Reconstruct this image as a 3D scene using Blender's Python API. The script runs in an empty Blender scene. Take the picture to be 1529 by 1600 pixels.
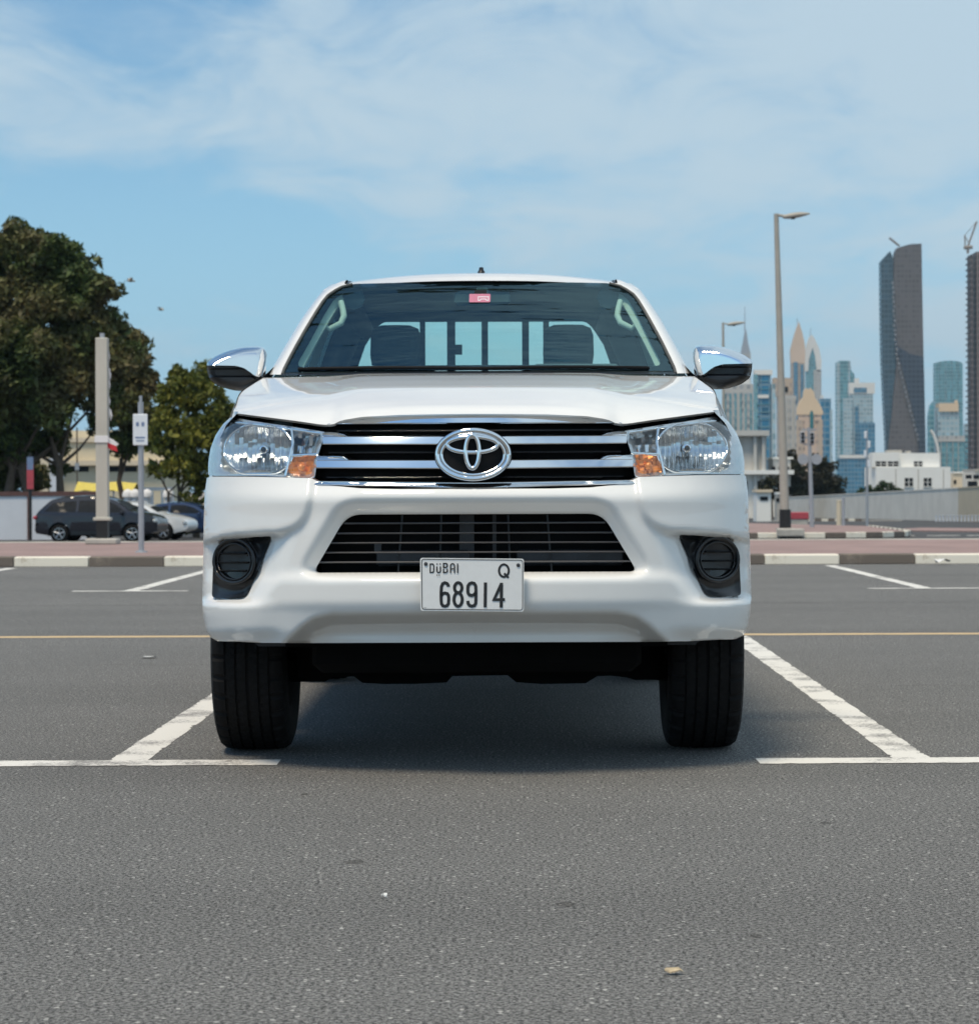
import bpy, bmesh, math, random
import numpy as np
from mathutils import Vector, Matrix, geometry

S = bpy.context.scene
COL = S.collection
R = math.radians

# ------------------------------------------------------------------ camera
F, CX, CY, HC = 3735.0, 815.0, 765.0, 0.9      # focal length and optical centre in photo pixels, camera height
ROLL = R(-0.2)
CAM_M = Matrix.Rotation(R(90), 3, 'X') @ Matrix.Rotation(ROLL, 3, 'Z')
cd = bpy.data.cameras.new('camera')
cam = bpy.data.objects.new('camera', cd)
COL.objects.link(cam)
cam.location = (0, 0, HC)
cam.rotation_euler = CAM_M.to_euler()
cd.sensor_fit = 'VERTICAL'
cd.sensor_height = 36.0
cd.lens = F / 1600 * 36
cd.shift_x = (764.5 - CX) / 1600
cd.shift_y = -(800 - CY) / 1600
cd.clip_start = 0.1
cd.clip_end = 20000
cd.dof.use_dof = True
cd.dof.focus_distance = 6.3
cd.dof.aperture_fstop = 12.0
S.camera = cam

# ------------------------------------------------------------------ world, sun, exposure
SUN_EL, SUN_AZ = 65.0, 212.0      # azimuth in degrees clockwise from +Y: behind the camera, a little to the left
w = bpy.data.worlds.new('World')
S.world = w
w.use_nodes = True
nt = w.node_tree
nt.nodes.clear()
def wn(t, **k):
    n = nt.nodes.new(t)
    for a, v in k.items():
        setattr(n, a, v)
    return n
def wl(a, b):
    nt.links.new(a, b)
sky = wn('ShaderNodeTexSky', sky_type='NISHITA', sun_disc=False, sun_elevation=R(SUN_EL), sun_rotation=R(SUN_AZ),
         altitude=0.0, air_density=1.0, dust_density=0.6, ozone_density=3.0)
tc = wn('ShaderNodeTexCoord')
sep = wn('ShaderNodeSeparateXYZ')
wl(tc.outputs['Generated'], sep.inputs[0])
zz = wn('ShaderNodeMath', operation='MAXIMUM'); wl(sep.outputs['Z'], zz.inputs[0]); zz.inputs[1].default_value = 0.0
za = wn('ShaderNodeMath', operation='ADD'); wl(zz.outputs[0], za.inputs[0]); za.inputs[1].default_value = 0.16
dv = wn('ShaderNodeVectorMath', operation='DIVIDE')
cmb = wn('ShaderNodeCombineXYZ')
for i in range(3):
    wl(za.outputs[0], cmb.inputs[i])
wl(tc.outputs['Generated'], dv.inputs[0]); wl(cmb.outputs[0], dv.inputs[1])
mp = wn('ShaderNodeMapping')
wl(dv.outputs[0], mp.inputs['Vector'])
mp.inputs['Location'].default_value = (4.2, 11.8, 0.0)
mp.inputs['Rotation'].default_value = (0, 0, R(24))
mp.inputs['Scale'].default_value = (1.0, 0.62, 1.0)
n1 = wn('ShaderNodeTexNoise'); wl(mp.outputs[0], n1.inputs['Vector'])
n1.inputs['Scale'].default_value = 1.5; n1.inputs['Detail'].default_value = 7; n1.inputs['Roughness'].default_value = 0.52
n1.inputs['Distortion'].default_value = 0.35
n2 = wn('ShaderNodeTexNoise'); wl(mp.outputs[0], n2.inputs['Vector'])
n2.inputs['Scale'].default_value = 5.0; n2.inputs['Detail'].default_value = 7; n2.inputs['Roughness'].default_value = 0.58
n2.inputs['Distortion'].default_value = 0.8
mx = wn('ShaderNodeMath', operation='MULTIPLY_ADD'); wl(n2.outputs[0], mx.inputs[0]); mx.inputs[1].default_value = 0.60; wl(n1.outputs[0], mx.inputs[2])
# the cloud sheet is thicker to the right (+X) and overhead, thinner low on the left
xs_ = wn('ShaderNodeMath', operation='MULTIPLY'); wl(sep.outputs['X'], xs_.inputs[0]); wl(sep.outputs['X'], xs_.inputs[1])
xd_ = wn('ShaderNodeMath', operation='MULTIPLY_ADD'); wl(xs_.outputs[0], xd_.inputs[0]); xd_.inputs[1].default_value = 12.0; xd_.inputs[2].default_value = 1.0
xq_ = wn('ShaderNodeMath', operation='DIVIDE'); wl(sep.outputs['X'], xq_.inputs[0]); wl(xd_.outputs[0], xq_.inputs[1])
hx = wn('ShaderNodeMath', operation='MULTIPLY_ADD'); wl(xq_.outputs[0], hx.inputs[0]); hx.inputs[1].default_value = 1.25; wl(mx.outputs[0], hx.inputs[2])
hz = wn('ShaderNodeMath', operation='MULTIPLY_ADD'); wl(zz.outputs[0], hz.inputs[0]); hz.inputs[1].default_value = 0.0; wl(hx.outputs[0], hz.inputs[2])
# a bank of thin cloud from about eight degrees up
bk = wn('ShaderNodeMapRange', interpolation_type='SMOOTHSTEP'); wl(zz.outputs[0], bk.inputs['Value'])
bk.inputs['From Min'].default_value = 0.07; bk.inputs['From Max'].default_value = 0.20; bk.inputs['To Min'].default_value = 0.0; bk.inputs['To Max'].default_value = 0.10
bk2 = wn('ShaderNodeMapRange', interpolation_type='SMOOTHSTEP'); wl(zz.outputs[0], bk2.inputs['Value'])     # and broken again overhead
bk2.inputs['From Min'].default_value = 0.24; bk2.inputs['From Max'].default_value = 0.60; bk2.inputs['To Min'].default_value = 0.0; bk2.inputs['To Max'].default_value = 0.07
h3_ = wn('ShaderNodeMath', operation='SUBTRACT'); wl(bk.outputs[0], h3_.inputs[0]); wl(bk2.outputs[0], h3_.inputs[1])
h2_ = wn('ShaderNodeMath', operation='ADD'); wl(hz.outputs[0], h2_.inputs[0]); wl(h3_.outputs[0], h2_.inputs[1])
rp = wn('ShaderNodeMapRange', interpolation_type='SMOOTHSTEP'); wl(h2_.outputs[0], rp.inputs['Value'])
rp.inputs['From Min'].default_value = 0.63; rp.inputs['From Max'].default_value = 1.0
rp.inputs['To Min'].default_value = 0.0; rp.inputs['To Max'].default_value = 0.84
tint = wn('ShaderNodeMix', data_type='RGBA', blend_type='MULTIPLY'); tint.inputs['Factor'].default_value = 1.0
wl(sky.outputs[0], tint.inputs['A']); tint.inputs['B'].default_value = (0.76, 1.02, 1.08, 1)
mixc = wn('ShaderNodeMix', data_type='RGBA'); wl(rp.outputs[0], mixc.inputs['Factor'])
hzf = wn('ShaderNodeMapRange'); wl(zz.outputs[0], hzf.inputs['Value']); hzf.inputs['From Min'].default_value = 0.0; hzf.inputs['From Max'].default_value = 0.16
hzf.inputs['To Min'].default_value = 0.85; hzf.inputs['To Max'].default_value = 0.0
hzm = wn('ShaderNodeMix', data_type='RGBA'); wl(hzf.outputs[0], hzm.inputs['Factor']); wl(tint.outputs['Result'], hzm.inputs['A']); hzm.inputs['B'].default_value = (3.3, 5.9, 8.3, 1)
wl(hzm.outputs['Result'], mixc.inputs['A']); mixc.inputs['B'].default_value = (4.95, 6.1, 6.85, 1)
bg = wn('ShaderNodeBackground'); wl(mixc.outputs['Result'], bg.inputs['Color']); bg.inputs['Strength'].default_value = 0.055
out = wn('ShaderNodeOutputWorld'); wl(bg.outputs[0], out.inputs['Surface'])

sl = bpy.data.lights.new('sun', 'SUN')
sl.energy = 1.5
sl.angle = R(16)
sl.color = (1.0, 0.85, 0.64)
sun = bpy.data.objects.new('sun', sl)
COL.objects.link(sun)
az = R(SUN_AZ); el = R(SUN_EL)
to_sun = Vector((math.sin(az) * math.cos(el), math.cos(az) * math.cos(el), math.sin(el)))
sun.rotation_euler = to_sun.to_track_quat('Z', 'Y').to_euler()

S.view_settings.view_transform = 'Standard'
S.view_settings.look = 'None'
S.view_settings.exposure = 1.10
S.view_settings.gamma = 1.0
S.view_settings.use_curve_mapping = False
S.cycles.max_bounces = 10
S.cycles.transparent_max_bounces = 16
S.cycles.use_denoising = True

# ------------------------------------------------------------------ materials
MATS = {}
class NT:
    def __init__(s, name):
        s.m = bpy.data.materials.new(name); s.m.use_nodes = True
        s.t = s.m.node_tree; s.t.nodes.clear()
        s.o = s.t.nodes.new('ShaderNodeOutputMaterial')
    def n(s, t, ins=None, **k):
        n = s.t.nodes.new(t)
        for a, v in k.items(): setattr(n, a, v)
        for a, v in (ins or {}).items():
            if hasattr(v, 'is_output'): s.t.links.new(v, n.inputs[a])
            else: n.inputs[a].default_value = v
        return n
    def done(s, sh, name):
        s.t.links.new(sh, s.o.inputs['Surface']); MATS[name] = s.m; return s.m
def c4(c): return (c[0], c[1], c[2], 1)

def plain(name, col, rough=0.5, metal=0.0, var=0.12, scale=6.0, coat=0.0, bump=0.0, bscale=40.0, spec=0.5, stretch=(1, 1, 1), island=0.0):
    t = NT(name)
    tcn = t.n('ShaderNodeTexCoord')
    mpn = t.n('ShaderNodeMapping', {'Vector': tcn.outputs['Object'], 'Scale': stretch})
    nz = t.n('ShaderNodeTexNoise', {'Vector': mpn.outputs[0], 'Scale': scale, 'Detail': 5.0, 'Roughness': 0.6})
    mr = t.n('ShaderNodeMapRange', {'Value': nz.outputs[0], 'From Min': 0.3, 'From Max': 0.7, 'To Min': 1 - var, 'To Max': 1 + var})
    fac = mr.outputs[0]
    if island:
        g = t.n('ShaderNodeNewGeometry')
        m2 = t.n('ShaderNodeMapRange', {'Value': g.outputs['Random Per Island'], 'To Min': 1 - island, 'To Max': 1 + island})
        mm = t.n('ShaderNodeMath', {0: fac, 1: m2.outputs[0]}, operation='MULTIPLY'); fac = mm.outputs[0]
    vm = t.n('ShaderNodeVectorMath', {0: col, 'Scale': fac}, operation='SCALE')
    p = t.n('ShaderNodeBsdfPrincipled', {'Base Color': vm.outputs[0], 'Roughness': rough, 'Metallic': metal, 'Coat Weight': coat,
                                          'Coat Roughness': 0.03, 'Specular IOR Level': spec})
    if bump:
        nb = t.n('ShaderNodeTexNoise', {'Vector': mpn.outputs[0], 'Scale': bscale, 'Detail': 4.0})
        b = t.n('ShaderNodeBump', {'Height': nb.outputs[0], 'Strength': bump, 'Distance': 0.02})
        t.t.links.new(b.outputs[0], p.inputs['Normal'])
    return t.done(p.outputs[0], name)

def glass(name, tint_, gloss=(1, 1, 1), rough=0.0, ior=1.5, wav=0.0):
    t = NT(name)
    tr = t.n('ShaderNodeBsdfTransparent', {'Color': c4(tint_)})
    gl = t.n('ShaderNodeBsdfGlossy', {'Color': c4(gloss), 'Roughness': rough})
    lw = t.n('ShaderNodeLayerWeight', {'Blend': 0.5})
    pw = t.n('ShaderNodeMath', {0: lw.outputs['Facing'], 1: 5.0}, operation='POWER')
    f0 = ((ior - 1) / (ior + 1)) ** 2
    fr = t.n('ShaderNodeMath', {0: pw.outputs[0], 1: 1 - 2 * f0, 2: 2 * f0}, operation='MULTIPLY_ADD')
    if wav:
        tcn = t.n('ShaderNodeTexCoord')
        mpn = t.n('ShaderNodeMapping', {'Vector': tcn.outputs['Object'], 'Scale': (1.1, 8.0, 8.0)})
        nb = t.n('ShaderNodeTexNoise', {'Vector': mpn.outputs[0], 'Scale': 1.0, 'Detail': 3.0})
        b = t.n('ShaderNodeBump', {'Height': nb.outputs[0], 'Strength': wav, 'Distance': 0.03})
        t.t.links.new(b.outputs[0], gl.inputs['Normal'])
    mxs = t.n('ShaderNodeMixShader', {'Fac': fr.outputs[0], 1: tr.outputs[0], 2: gl.outputs[0]})
    return t.done(mxs.outputs[0], name)

def asphalt(name, lo, hi, speck=0.3, scale=1.0, bump=0.5):
    t = NT(name)
    tcn = t.n('ShaderNodeTexCoord'); v = tcn.outputs['Object']
    fine = t.n('ShaderNodeTexNoise', {'Vector': v, 'Scale': 105.0 * scale, 'Detail': 4.0, 'Roughness': 0.9})
    mid = t.n('ShaderNodeTexNoise', {'Vector': v, 'Scale': 14.0, 'Detail': 6.0, 'Roughness': 0.7})
    big = t.n('ShaderNodeTexNoise', {'Vector': v, 'Scale': 0.42, 'Detail': 5.0, 'Roughness': 0.55})
    vor = t.n('ShaderNodeTexVoronoi', {'Vector': v, 'Scale': 75.0 * scale, 'Randomness': 1.0})
    cb = t.n('ShaderNodeMapRange', {'Value': fine.outputs[0], 'From Min': 0.43, 'From Max': 0.58})
    mixn = t.n('ShaderNodeMix', {'Factor': cb.outputs[0], 'A': c4(lo), 'B': c4(hi)}, data_type='RGBA')
    # pale stone chips: a few cells of the voronoi
    sx = t.n('ShaderNodeSeparateColor', {'Color': vor.outputs['Color']})
    ch = t.n('ShaderNodeMath', {0: sx.outputs['Red'], 1: 0.955}, operation='GREATER_THAN')
    near = t.n('ShaderNodeMath', {0: vor.outputs['Distance'], 1: 0.34}, operation='LESS_THAN')
    cn = t.n('ShaderNodeMath', {0: ch.outputs[0], 1: near.outputs[0]}, operation='MULTIPLY')
    cs = t.n('ShaderNodeMath', {0: cn.outputs[0], 1: speck}, operation='MULTIPLY')
    m2 = t.n('ShaderNodeMix', {'Factor': cs.outputs[0], 'A': mixn.outputs['Result'], 'B': (0.5, 0.49, 0.46, 1)}, data_type='RGBA')
    mb = t.n('ShaderNodeMapRange', {'Value': big.outputs[0], 'From Min': 0.3, 'From Max': 0.7, 'To Min': 0.93, 'To Max': 1.07})
    mm = t.n('ShaderNodeMapRange', {'Value': mid.outputs[0], 'From Min': 0.25, 'From Max': 0.75, 'To Min': 0.88, 'To Max': 1.12})
    mu = t.n('ShaderNodeMath', {0: mb.outputs[0], 1: mm.outputs[0]}, operation='MULTIPLY')
    # long dark rubbed lanes and joints
    mpw = t.n('ShaderNodeMapping', {'Vector': v, 'Scale': (0.05, 1.1, 1.0)})
    lane = t.n('ShaderNodeTexNoise', {'Vector': mpw.outputs[0], 'Scale': 1.0, 'Detail': 2.0})
    lm = t.n('ShaderNodeMapRange', {'Value': lane.outputs[0], 'From Min': 0.35, 'From Max': 0.65, 'To Min': 0.95, 'To Max': 1.05})
    mu2 = t.n('ShaderNodeMath', {0: mu.outputs[0], 1: lm.outputs[0]}, operation='MULTIPLY')
    vm = t.n('ShaderNodeVectorMath', {0: m2.outputs['Result'], 'Scale': mu2.outputs[0]}, operation='SCALE')
    p = t.n('ShaderNodeBsdfPrincipled', {'Base Color': vm.outputs[0], 'Roughness': 0.88, 'Specular IOR Level': 0.35})
    hb = t.n('ShaderNodeMath', {0: vor.outputs['Distance'], 1: fine.outputs[0]}, operation='ADD')
    b = t.n('ShaderNodeBump', {'Height': hb.outputs[0], 'Strength': bump, 'Distance': 0.006})
    t.t.links.new(b.outputs[0], p.inputs['Normal'])
    return t.done(p.outputs[0], name)

def worn_paint(name, col, under, thr=0.42):
    t = NT(name)
    v = t.n('ShaderNodeTexCoord').outputs['Object']
    f = t.n('ShaderNodeTexNoise', {'Vector': v, 'Scale': 60.0, 'Detail': 6.0, 'Roughness': 0.8})
    g = t.n('ShaderNodeTexNoise', {'Vector': v, 'Scale': 4.0, 'Detail': 4.0})
    a = t.n('ShaderNodeMath', {0: f.outputs[0], 1: g.outputs[0]}, operation='ADD')
    m = t.n('ShaderNodeMapRange', {'Value': a.outputs[0], 'From Min': thr * 2 - 0.09, 'From Max': thr * 2 + 0.09})
    k = t.n('ShaderNodeMix', {'Factor': m.outputs[0], 'A': c4(under), 'B': c4(col)}, data_type='RGBA')
    p = t.n('ShaderNodeBsdfPrincipled', {'Base Color': k.outputs['Result'], 'Roughness': 0.75})
    b = t.n('ShaderNodeBump', {'Height': f.outputs[0], 'Strength': 0.25, 'Distance': 0.004})
    t.t.links.new(b.outputs[0], p.inputs['Normal'])
    return t.done(p.outputs[0], name)

def car_paint(name, col, rough=0.45, coat=1.0, inside=(0.03, 0.032, 0.035)):
    t = NT(name)
    v = t.n('ShaderNodeTexCoord').outputs['Object']
    nz = t.n('ShaderNodeTexNoise', {'Vector': v, 'Scale': 3.0, 'Detail': 6.0, 'Roughness': 0.65})
    mr = t.n('ShaderNodeMapRange', {'Value': nz.outputs[0], 'From Min': 0.3, 'From Max': 0.7, 'To Min': 0.965, 'To Max': 1.02})
    vm = t.n('ShaderNodeVectorMath', {0: col, 'Scale': mr.outputs[0]}, operation='SCALE')
    g = t.n('ShaderNodeNewGeometry')
    k = t.n('ShaderNodeMix', {'Factor': g.outputs['Backfacing'], 'A': vm.outputs[0], 'B': c4(inside)}, data_type='RGBA')
    ci = t.n('ShaderNodeMath', {0: coat, 1: g.outputs['Backfacing']}, operation='SUBTRACT', use_clamp=True)
    rr = t.n('ShaderNodeMapRange', {'Value': nz.outputs[0], 'To Min': rough - 0.05, 'To Max': rough + 0.08})
    p = t.n('ShaderNodeBsdfPrincipled', {'Base Color': k.outputs['Result'], 'Roughness': rr.outputs[0], 'Coat Weight': ci.outputs[0],
                                          'Coat Roughness': 0.02, 'Specular IOR Level': 0.12})
    return t.done(p.outputs[0], name)

def leafmat(name, dark, light, other, scale=0.45):
    t = NT(name)
    v = t.n('ShaderNodeTexCoord').outputs['Object']
    g = t.n('ShaderNodeNewGeometry')
    nz = t.n('ShaderNodeTexNoise', {'Vector': v, 'Scale': scale, 'Detail': 3.0})
    mr = t.n('ShaderNodeMapRange', {'Value': nz.outputs[0], 'From Min': 0.43, 'From Max': 0.70})
    a = t.n('ShaderNodeMix', {'Factor': g.outputs['Random Per Island'], 'A': c4(dark), 'B': c4(light)}, data_type='RGBA')
    b = t.n('ShaderNodeMix', {'Factor': mr.outputs[0], 'A': a.outputs['Result'], 'B': c4(other)}, data_type='RGBA')
    p = t.n('ShaderNodeBsdfPrincipled', {'Base Color': b.outputs['Result'], 'Roughness': 0.6, 'Specular IOR Level': 0.3})
    tl = t.n('ShaderNodeBsdfTranslucent', {'Color': b.outputs['Result']})
    mxs = t.n('ShaderNodeMixShader', {'Fac': 0.2, 1: p.outputs[0], 2: tl.outputs[0]})
    return t.done(mxs.outputs[0], name)

def facade(name, wall, win, sx, sz, fw=0.6, fh=0.6, rough=0.25, metal=0.0, vary=0.35):
    """far curtain wall: window cells too small to tell apart, sx by sz metres each"""
    t = NT(name)
    v = t.n('ShaderNodeTexCoord').outputs['Object']
    s = t.n('ShaderNodeSeparateXYZ', {'Vector': v})
    xy = t.n('ShaderNodeMath', {0: s.outputs['X'], 1: s.outputs['Y']}, operation='ADD')
    u = t.n('ShaderNodeMath', {0: xy.outputs[0], 1: sx}, operation='DIVIDE')
    q = t.n('ShaderNodeMath', {0: s.outputs['Z'], 1: sz}, operation='DIVIDE')
    fu = t.n('ShaderNodeMath', {0: u.outputs[0]}, operation='FRACT')
    fq = t.n('ShaderNodeMath', {0: q.outputs[0]}, operation='FRACT')
    a = t.n('ShaderNodeMath', {0: fu.outputs[0], 1: fw}, operation='LESS_THAN')
    b = t.n('ShaderNodeMath', {0: fq.outputs[0], 1: fh}, operation='LESS_THAN')
    ab = t.n('ShaderNodeMath', {0: a.outputs[0], 1: b.outputs[0]}, operation='MULTIPLY')
    iu = t.n('ShaderNodeMath', {0: u.outputs[0]}, operation='FLOOR')
    iq = t.n('ShaderNodeMath', {0: q.outputs[0]}, operation='FLOOR')
    cc = t.n('ShaderNodeCombineXYZ', {'X': iu.outputs[0], 'Y': iq.outputs[0]})
    wn_ = t.n('ShaderNodeTexWhiteNoise', {'Vector': cc.outputs[0]})
    mr = t.n('ShaderNodeMapRange', {'Value': wn_.outputs['Value'], 'To Min': 1 - vary, 'To Max': 1 + vary})
    vm = t.n('ShaderNodeVectorMath', {0: win, 'Scale': mr.outputs[0]}, operation='SCALE')
    k = t.n('ShaderNodeMix', {'Factor': ab.outputs[0], 'A': c4(wall), 'B': vm.outputs[0]}, data_type='RGBA')
    rr = t.n('ShaderNodeMapRange', {'Value': ab.outputs[0], 'To Min': 0.7, 'To Max': rough})
    p = t.n('ShaderNodeBsdfPrincipled', {'Base Color': k.outputs['Result'], 'Roughness': rr.outputs[0], 'Metallic': metal})
    return t.done(p.outputs[0], name)

def pavers(name, a, b, mortar):
    t = NT(name)
    v = t.n('ShaderNodeTexCoord').outputs['Object']
    br = t.n('ShaderNodeTexBrick', {'Vector': v, 'Color1': c4(a), 'Color2': c4(b), 'Mortar': c4(mortar), 'Scale': 1.0,
                                     'Mortar Size': 0.008, 'Brick Width': 0.22, 'Row Height': 0.11})
    nz = t.n('ShaderNodeTexNoise', {'Vector': v, 'Scale': 0.8, 'Detail': 6.0})
    mr = t.n('ShaderNodeMapRange', {'Value': nz.outputs[0], 'From Min': 0.3, 'From Max': 0.7, 'To Min': 0.86, 'To Max': 1.14})
    vm = t.n('ShaderNodeVectorMath', {0: br.outputs['Color'], 'Scale': mr.outputs[0]}, operation='SCALE')
    p = t.n('ShaderNodeBsdfPrincipled', {'Base Color': vm.outputs[0], 'Roughness': 0.9})
    return t.done(p.outputs[0], name)

car_paint('white_paint', (0.80, 0.80, 0.785))
plain('chrome', (0.86, 0.88, 0.9), 0.07, 1.0, 0.02)
plain('bowl_chrome', (0.78, 0.8, 0.81), 0.13, 1.0, 0.06, 30)
plain('lamp_housing', (0.62, 0.64, 0.65), 0.22, 0.75, 0.05)
plain('black_plastic', (0.008, 0.0095, 0.012), 0.34, 0, 0.2, 20, bump=0.05, bscale=300)
plain('gloss_black', (0.006, 0.007, 0.009), 0.12, 0, 0.1)
plain('matte_black', (0.005, 0.005, 0.006), 0.7, 0, 0.3, 12, spec=0.25)
plain('under_black', (0.003, 0.003, 0.003), 0.9, 0, 0.4, 9, spec=0.15)
plain('slat_grey', (0.10, 0.10, 0.105), 0.3, 0.0, 0.1)
plain('frame_grey', (0.05, 0.052, 0.058), 0.5, 0.3, 0.25, 14)
plain('rubber', (0.0055, 0.0055, 0.006), 0.8, 0, 0.3, 25, bump=0.15, bscale=160, spec=0.25)
plain('gasket', (0.10, 0.095, 0.085), 0.6, 0, 0.15)
plain('alloy', (0.5, 0.51, 0.52), 0.3, 0.9, 0.06)
plain('amber', (0.95, 0.27, 0.02), 0.25, 0.25, 0.3, 60, coat=1.0)
plain('plate_white', (0.70, 0.71, 0.71), 0.45, 0, 0.05, 14)
plain('ink', (0.012, 0.012, 0.013), 0.5, 0, 0.1)
plain('ink_worn', (0.03, 0.03, 0.03), 0.5, 0, 0.6, 200)
plain('frit_black', (0.006, 0.007, 0.009), 0.9, 0, 0.1, spec=0.0)
plain('trim_beige', (0.50, 0.48, 0.42), 0.7, 0, 0.06)
plain('seat_fabric', (0.035, 0.042, 0.048), 0.85, 0, 0.2, 30)
plain('cabin_dark', (0.07, 0.08, 0.085), 0.75, 0, 0.2, 8)
plain('sticker_pink', (0.55, 0.19, 0.27), 0.5, 0, 0.1)
plain('sticker_white', (0.75, 0.74, 0.76), 0.5, 0, 0.05)
glass('windscreen_glass', (0.76, 1.0, 0.97), (0.62, 0.92, 1.0), 0.0, 1.5, wav=1.0)
glass('rear_glass', (0.95, 1.0, 0.92), (.6, .7, .7))
glass('side_glass', (0.16, 0.20, 0.20))
glass('lamp_lens', (0.95, 0.97, 0.98), (1, 1, 1), 0.0, 1.45)
asphalt('lot_asphalt', (0.028, 0.0275, 0.0265), (0.310, 0.306, 0.294), 1.0, bump=0.8)
asphalt('tar_dark', (0.030, 0.029, 0.028), (0.16, 0.155, 0.145), 0.5, bump=0.5)
asphalt('road_asphalt', (0.05, 0.05, 0.052), (0.09, 0.09, 0.09), 0.2, 0.3)
worn_paint('line_white', (0.74, 0.72, 0.67), (0.22, 0.21, 0.20), 0.445)
worn_paint('line_yellow', (0.60, 0.44, 0.24), (0.30, 0.24, 0.17))
worn_paint('kerb_white', (0.80, 0.75, 0.64), (0.50, 0.43, 0.33), 0.41)
worn_paint('kerb_dark', (0.15, 0.125, 0.105), (0.24, 0.20, 0.16), 0.43)
pavers('pavers_pink', (0.34, 0.225, 0.205), (0.29, 0.20, 0.185), (0.25, 0.19, 0.17))
plain('concrete', (0.42, 0.40, 0.36), 0.85, 0, 0.15, 3, bump=0.2)
plain('pole_concrete', (0.50, 0.48, 0.42), 0.8, 0, 0.1, 3, stretch=(1, 1, .3))
plain('pole_grey', (0.36, 0.38, 0.41), 0.5, 0.3, 0.08)
plain('lamp_pole', (0.40, 0.37, 0.32), 0.6, 0.1, 0.08, 2)
plain('black_paint', (0.012, 0.012, 0.012), 0.5, 0, 0.2)
plain('sign_white', (0.72, 0.75, 0.79), 0.5, 0, 0.04)
plain('sign_blue', (0.16, 0.22, 0.36), 0.5, 0, 0.1)
plain('red_cloth', (0.55, 0.035, 0.045), 0.8, 0, 0.1)
plain('pavilion_grey', (0.50, 0.49, 0.46), 0.85, 0, 0.08, .5)
plain('white_cloth', (0.75, 0.74, 0.74), 0.8, 0, 0.06)
plain('green_cloth', (0.05, 0.2, 0.09), 0.8, 0, 0.1)
plain('wall_white', (0.60, 0.63, 0.68), 0.8, 0, 0.05, 1.2)
plain('brown_trim', (0.10, 0.05, 0.045), 0.7, 0, 0.2)
plain('beige_wall', (0.62, 0.54, 0.39), 0.85, 0, 0.05, .6)
plain('beige_pale', (0.66, 0.56, 0.42), 0.85, 0, 0.05, .6)
plain('dark_window', (0.012, 0.015, 0.019), 0.3, 0, 0.3, spec=0.12)
plain('yellow_canopy', (0.62, 0.50, 0.10), 0.7, 0, 0.15)
plain('villa_white', (0.80, 0.79, 0.75), 0.85, 0, 0.03, .4)
plain('wall_grey', (0.64, 0.61, 0.55), 0.85, 0, 0.08, .5)
plain('wall_tan', (0.50, 0.43, 0.32), 0.85, 0, 0.08, .5)
plain('barrier_red', (0.42, 0.06, 0.08), 0.6, 0, 0.15)
plain('sand', (0.36, 0.31, 0.25), 0.95, 0, 0.2, .1)
plain('bark', (0.10, 0.075, 0.055), 0.9, 0, 0.3, 3, bump=0.6, bscale=8)
plain('fallen_leaf', (0.50, 0.40, 0.26), 0.7, 0, 0.3, 60)
plain('paper', (0.75, 0.75, 0.73), 0.7, 0, 0.1)
plain('bird_feathers', (0.34, 0.31, 0.26), 0.8, 0, 0.2)
leafmat('leaf_big', (0.014, 0.030, 0.010), (0.105, 0.150, 0.040), (0.20, 0.150, 0.070), 0.34)
leafmat('leaf_olive', (0.035, 0.055, 0.010), (0.26, 0.24, 0.035), (0.10, 0.125, 0.025), 0.5)
leafmat('leaf_dark', (0.014, 0.018, 0.009), (0.050, 0.052, 0.026), (0.045, 0.034, 0.02), 0.4)
leafmat('leaf_bush', (0.02, 0.04, 0.012), (0.05, 0.08, 0.025), (0.03, 0.055, 0.015), 0.5)
# ------------------------------------------------------------------ geometry helpers
def W(px, py, Y):
    """the point at distance Y that the photo shows at pixel (px, py)"""
    d = CAM_M @ Vector(((px - CX) / F, (CY - py) / F, -1.0))
    return Vector((0, 0, HC)) + d * (Y / d.y)
GY = [-80, 29.2, 36.9, 39.5, 60, 90, 130, 200, 330, 600, 1500, 7000]
GZ = [-.006, -.006, -.10, -.58, -.744, -.984, -1.304, -1.864, -2.9, -3.3, -3.6, -3.8]
def zg(Y): return float(np.interp(Y, GY, GZ))

def tag(o, label=None, cat=None, group=None, kind=None):
    if label: o['label'] = label
    if cat: o['category'] = cat
    if group: o['group'] = group
    if kind: o['kind'] = kind
    return o
def thing(name, label, cat, loc=(0, 0, 0), rz=0.0, group=None):
    o = bpy.data.objects.new(name, None); COL.objects.link(o)
    o.location = loc; o.rotation_euler = (0, 0, rz); o.empty_display_size = .2
    return tag(o, label, cat, group)
def copy_thing(o, loc, rz=0.0, label=None):
    r = o.copy(); COL.objects.link(r); r.location = loc; r.rotation_euler = (0, 0, rz)
    if label: r['label'] = label
    for ch in list(o.children):
        c = ch.copy(); COL.objects.link(c); c.parent = r
        for g in list(ch.children):
            d = g.copy(); COL.objects.link(d); d.parent = c
    return r
def link(name, me, mats, parent=None, loc=None, smooth=None):
    if not isinstance(mats, (list, tuple)): mats = [mats]
    for m in mats: me.materials.append(MATS[m])
    if smooth is not None and len(me.polygons):
        me.shade_smooth()
        if smooth < 179: me.set_sharp_from_angle(angle=R(smooth))
    o = bpy.data.objects.new(name, me); COL.objects.link(o)
    if parent: o.parent = parent
    if loc: o.location = loc
    return o

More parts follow.
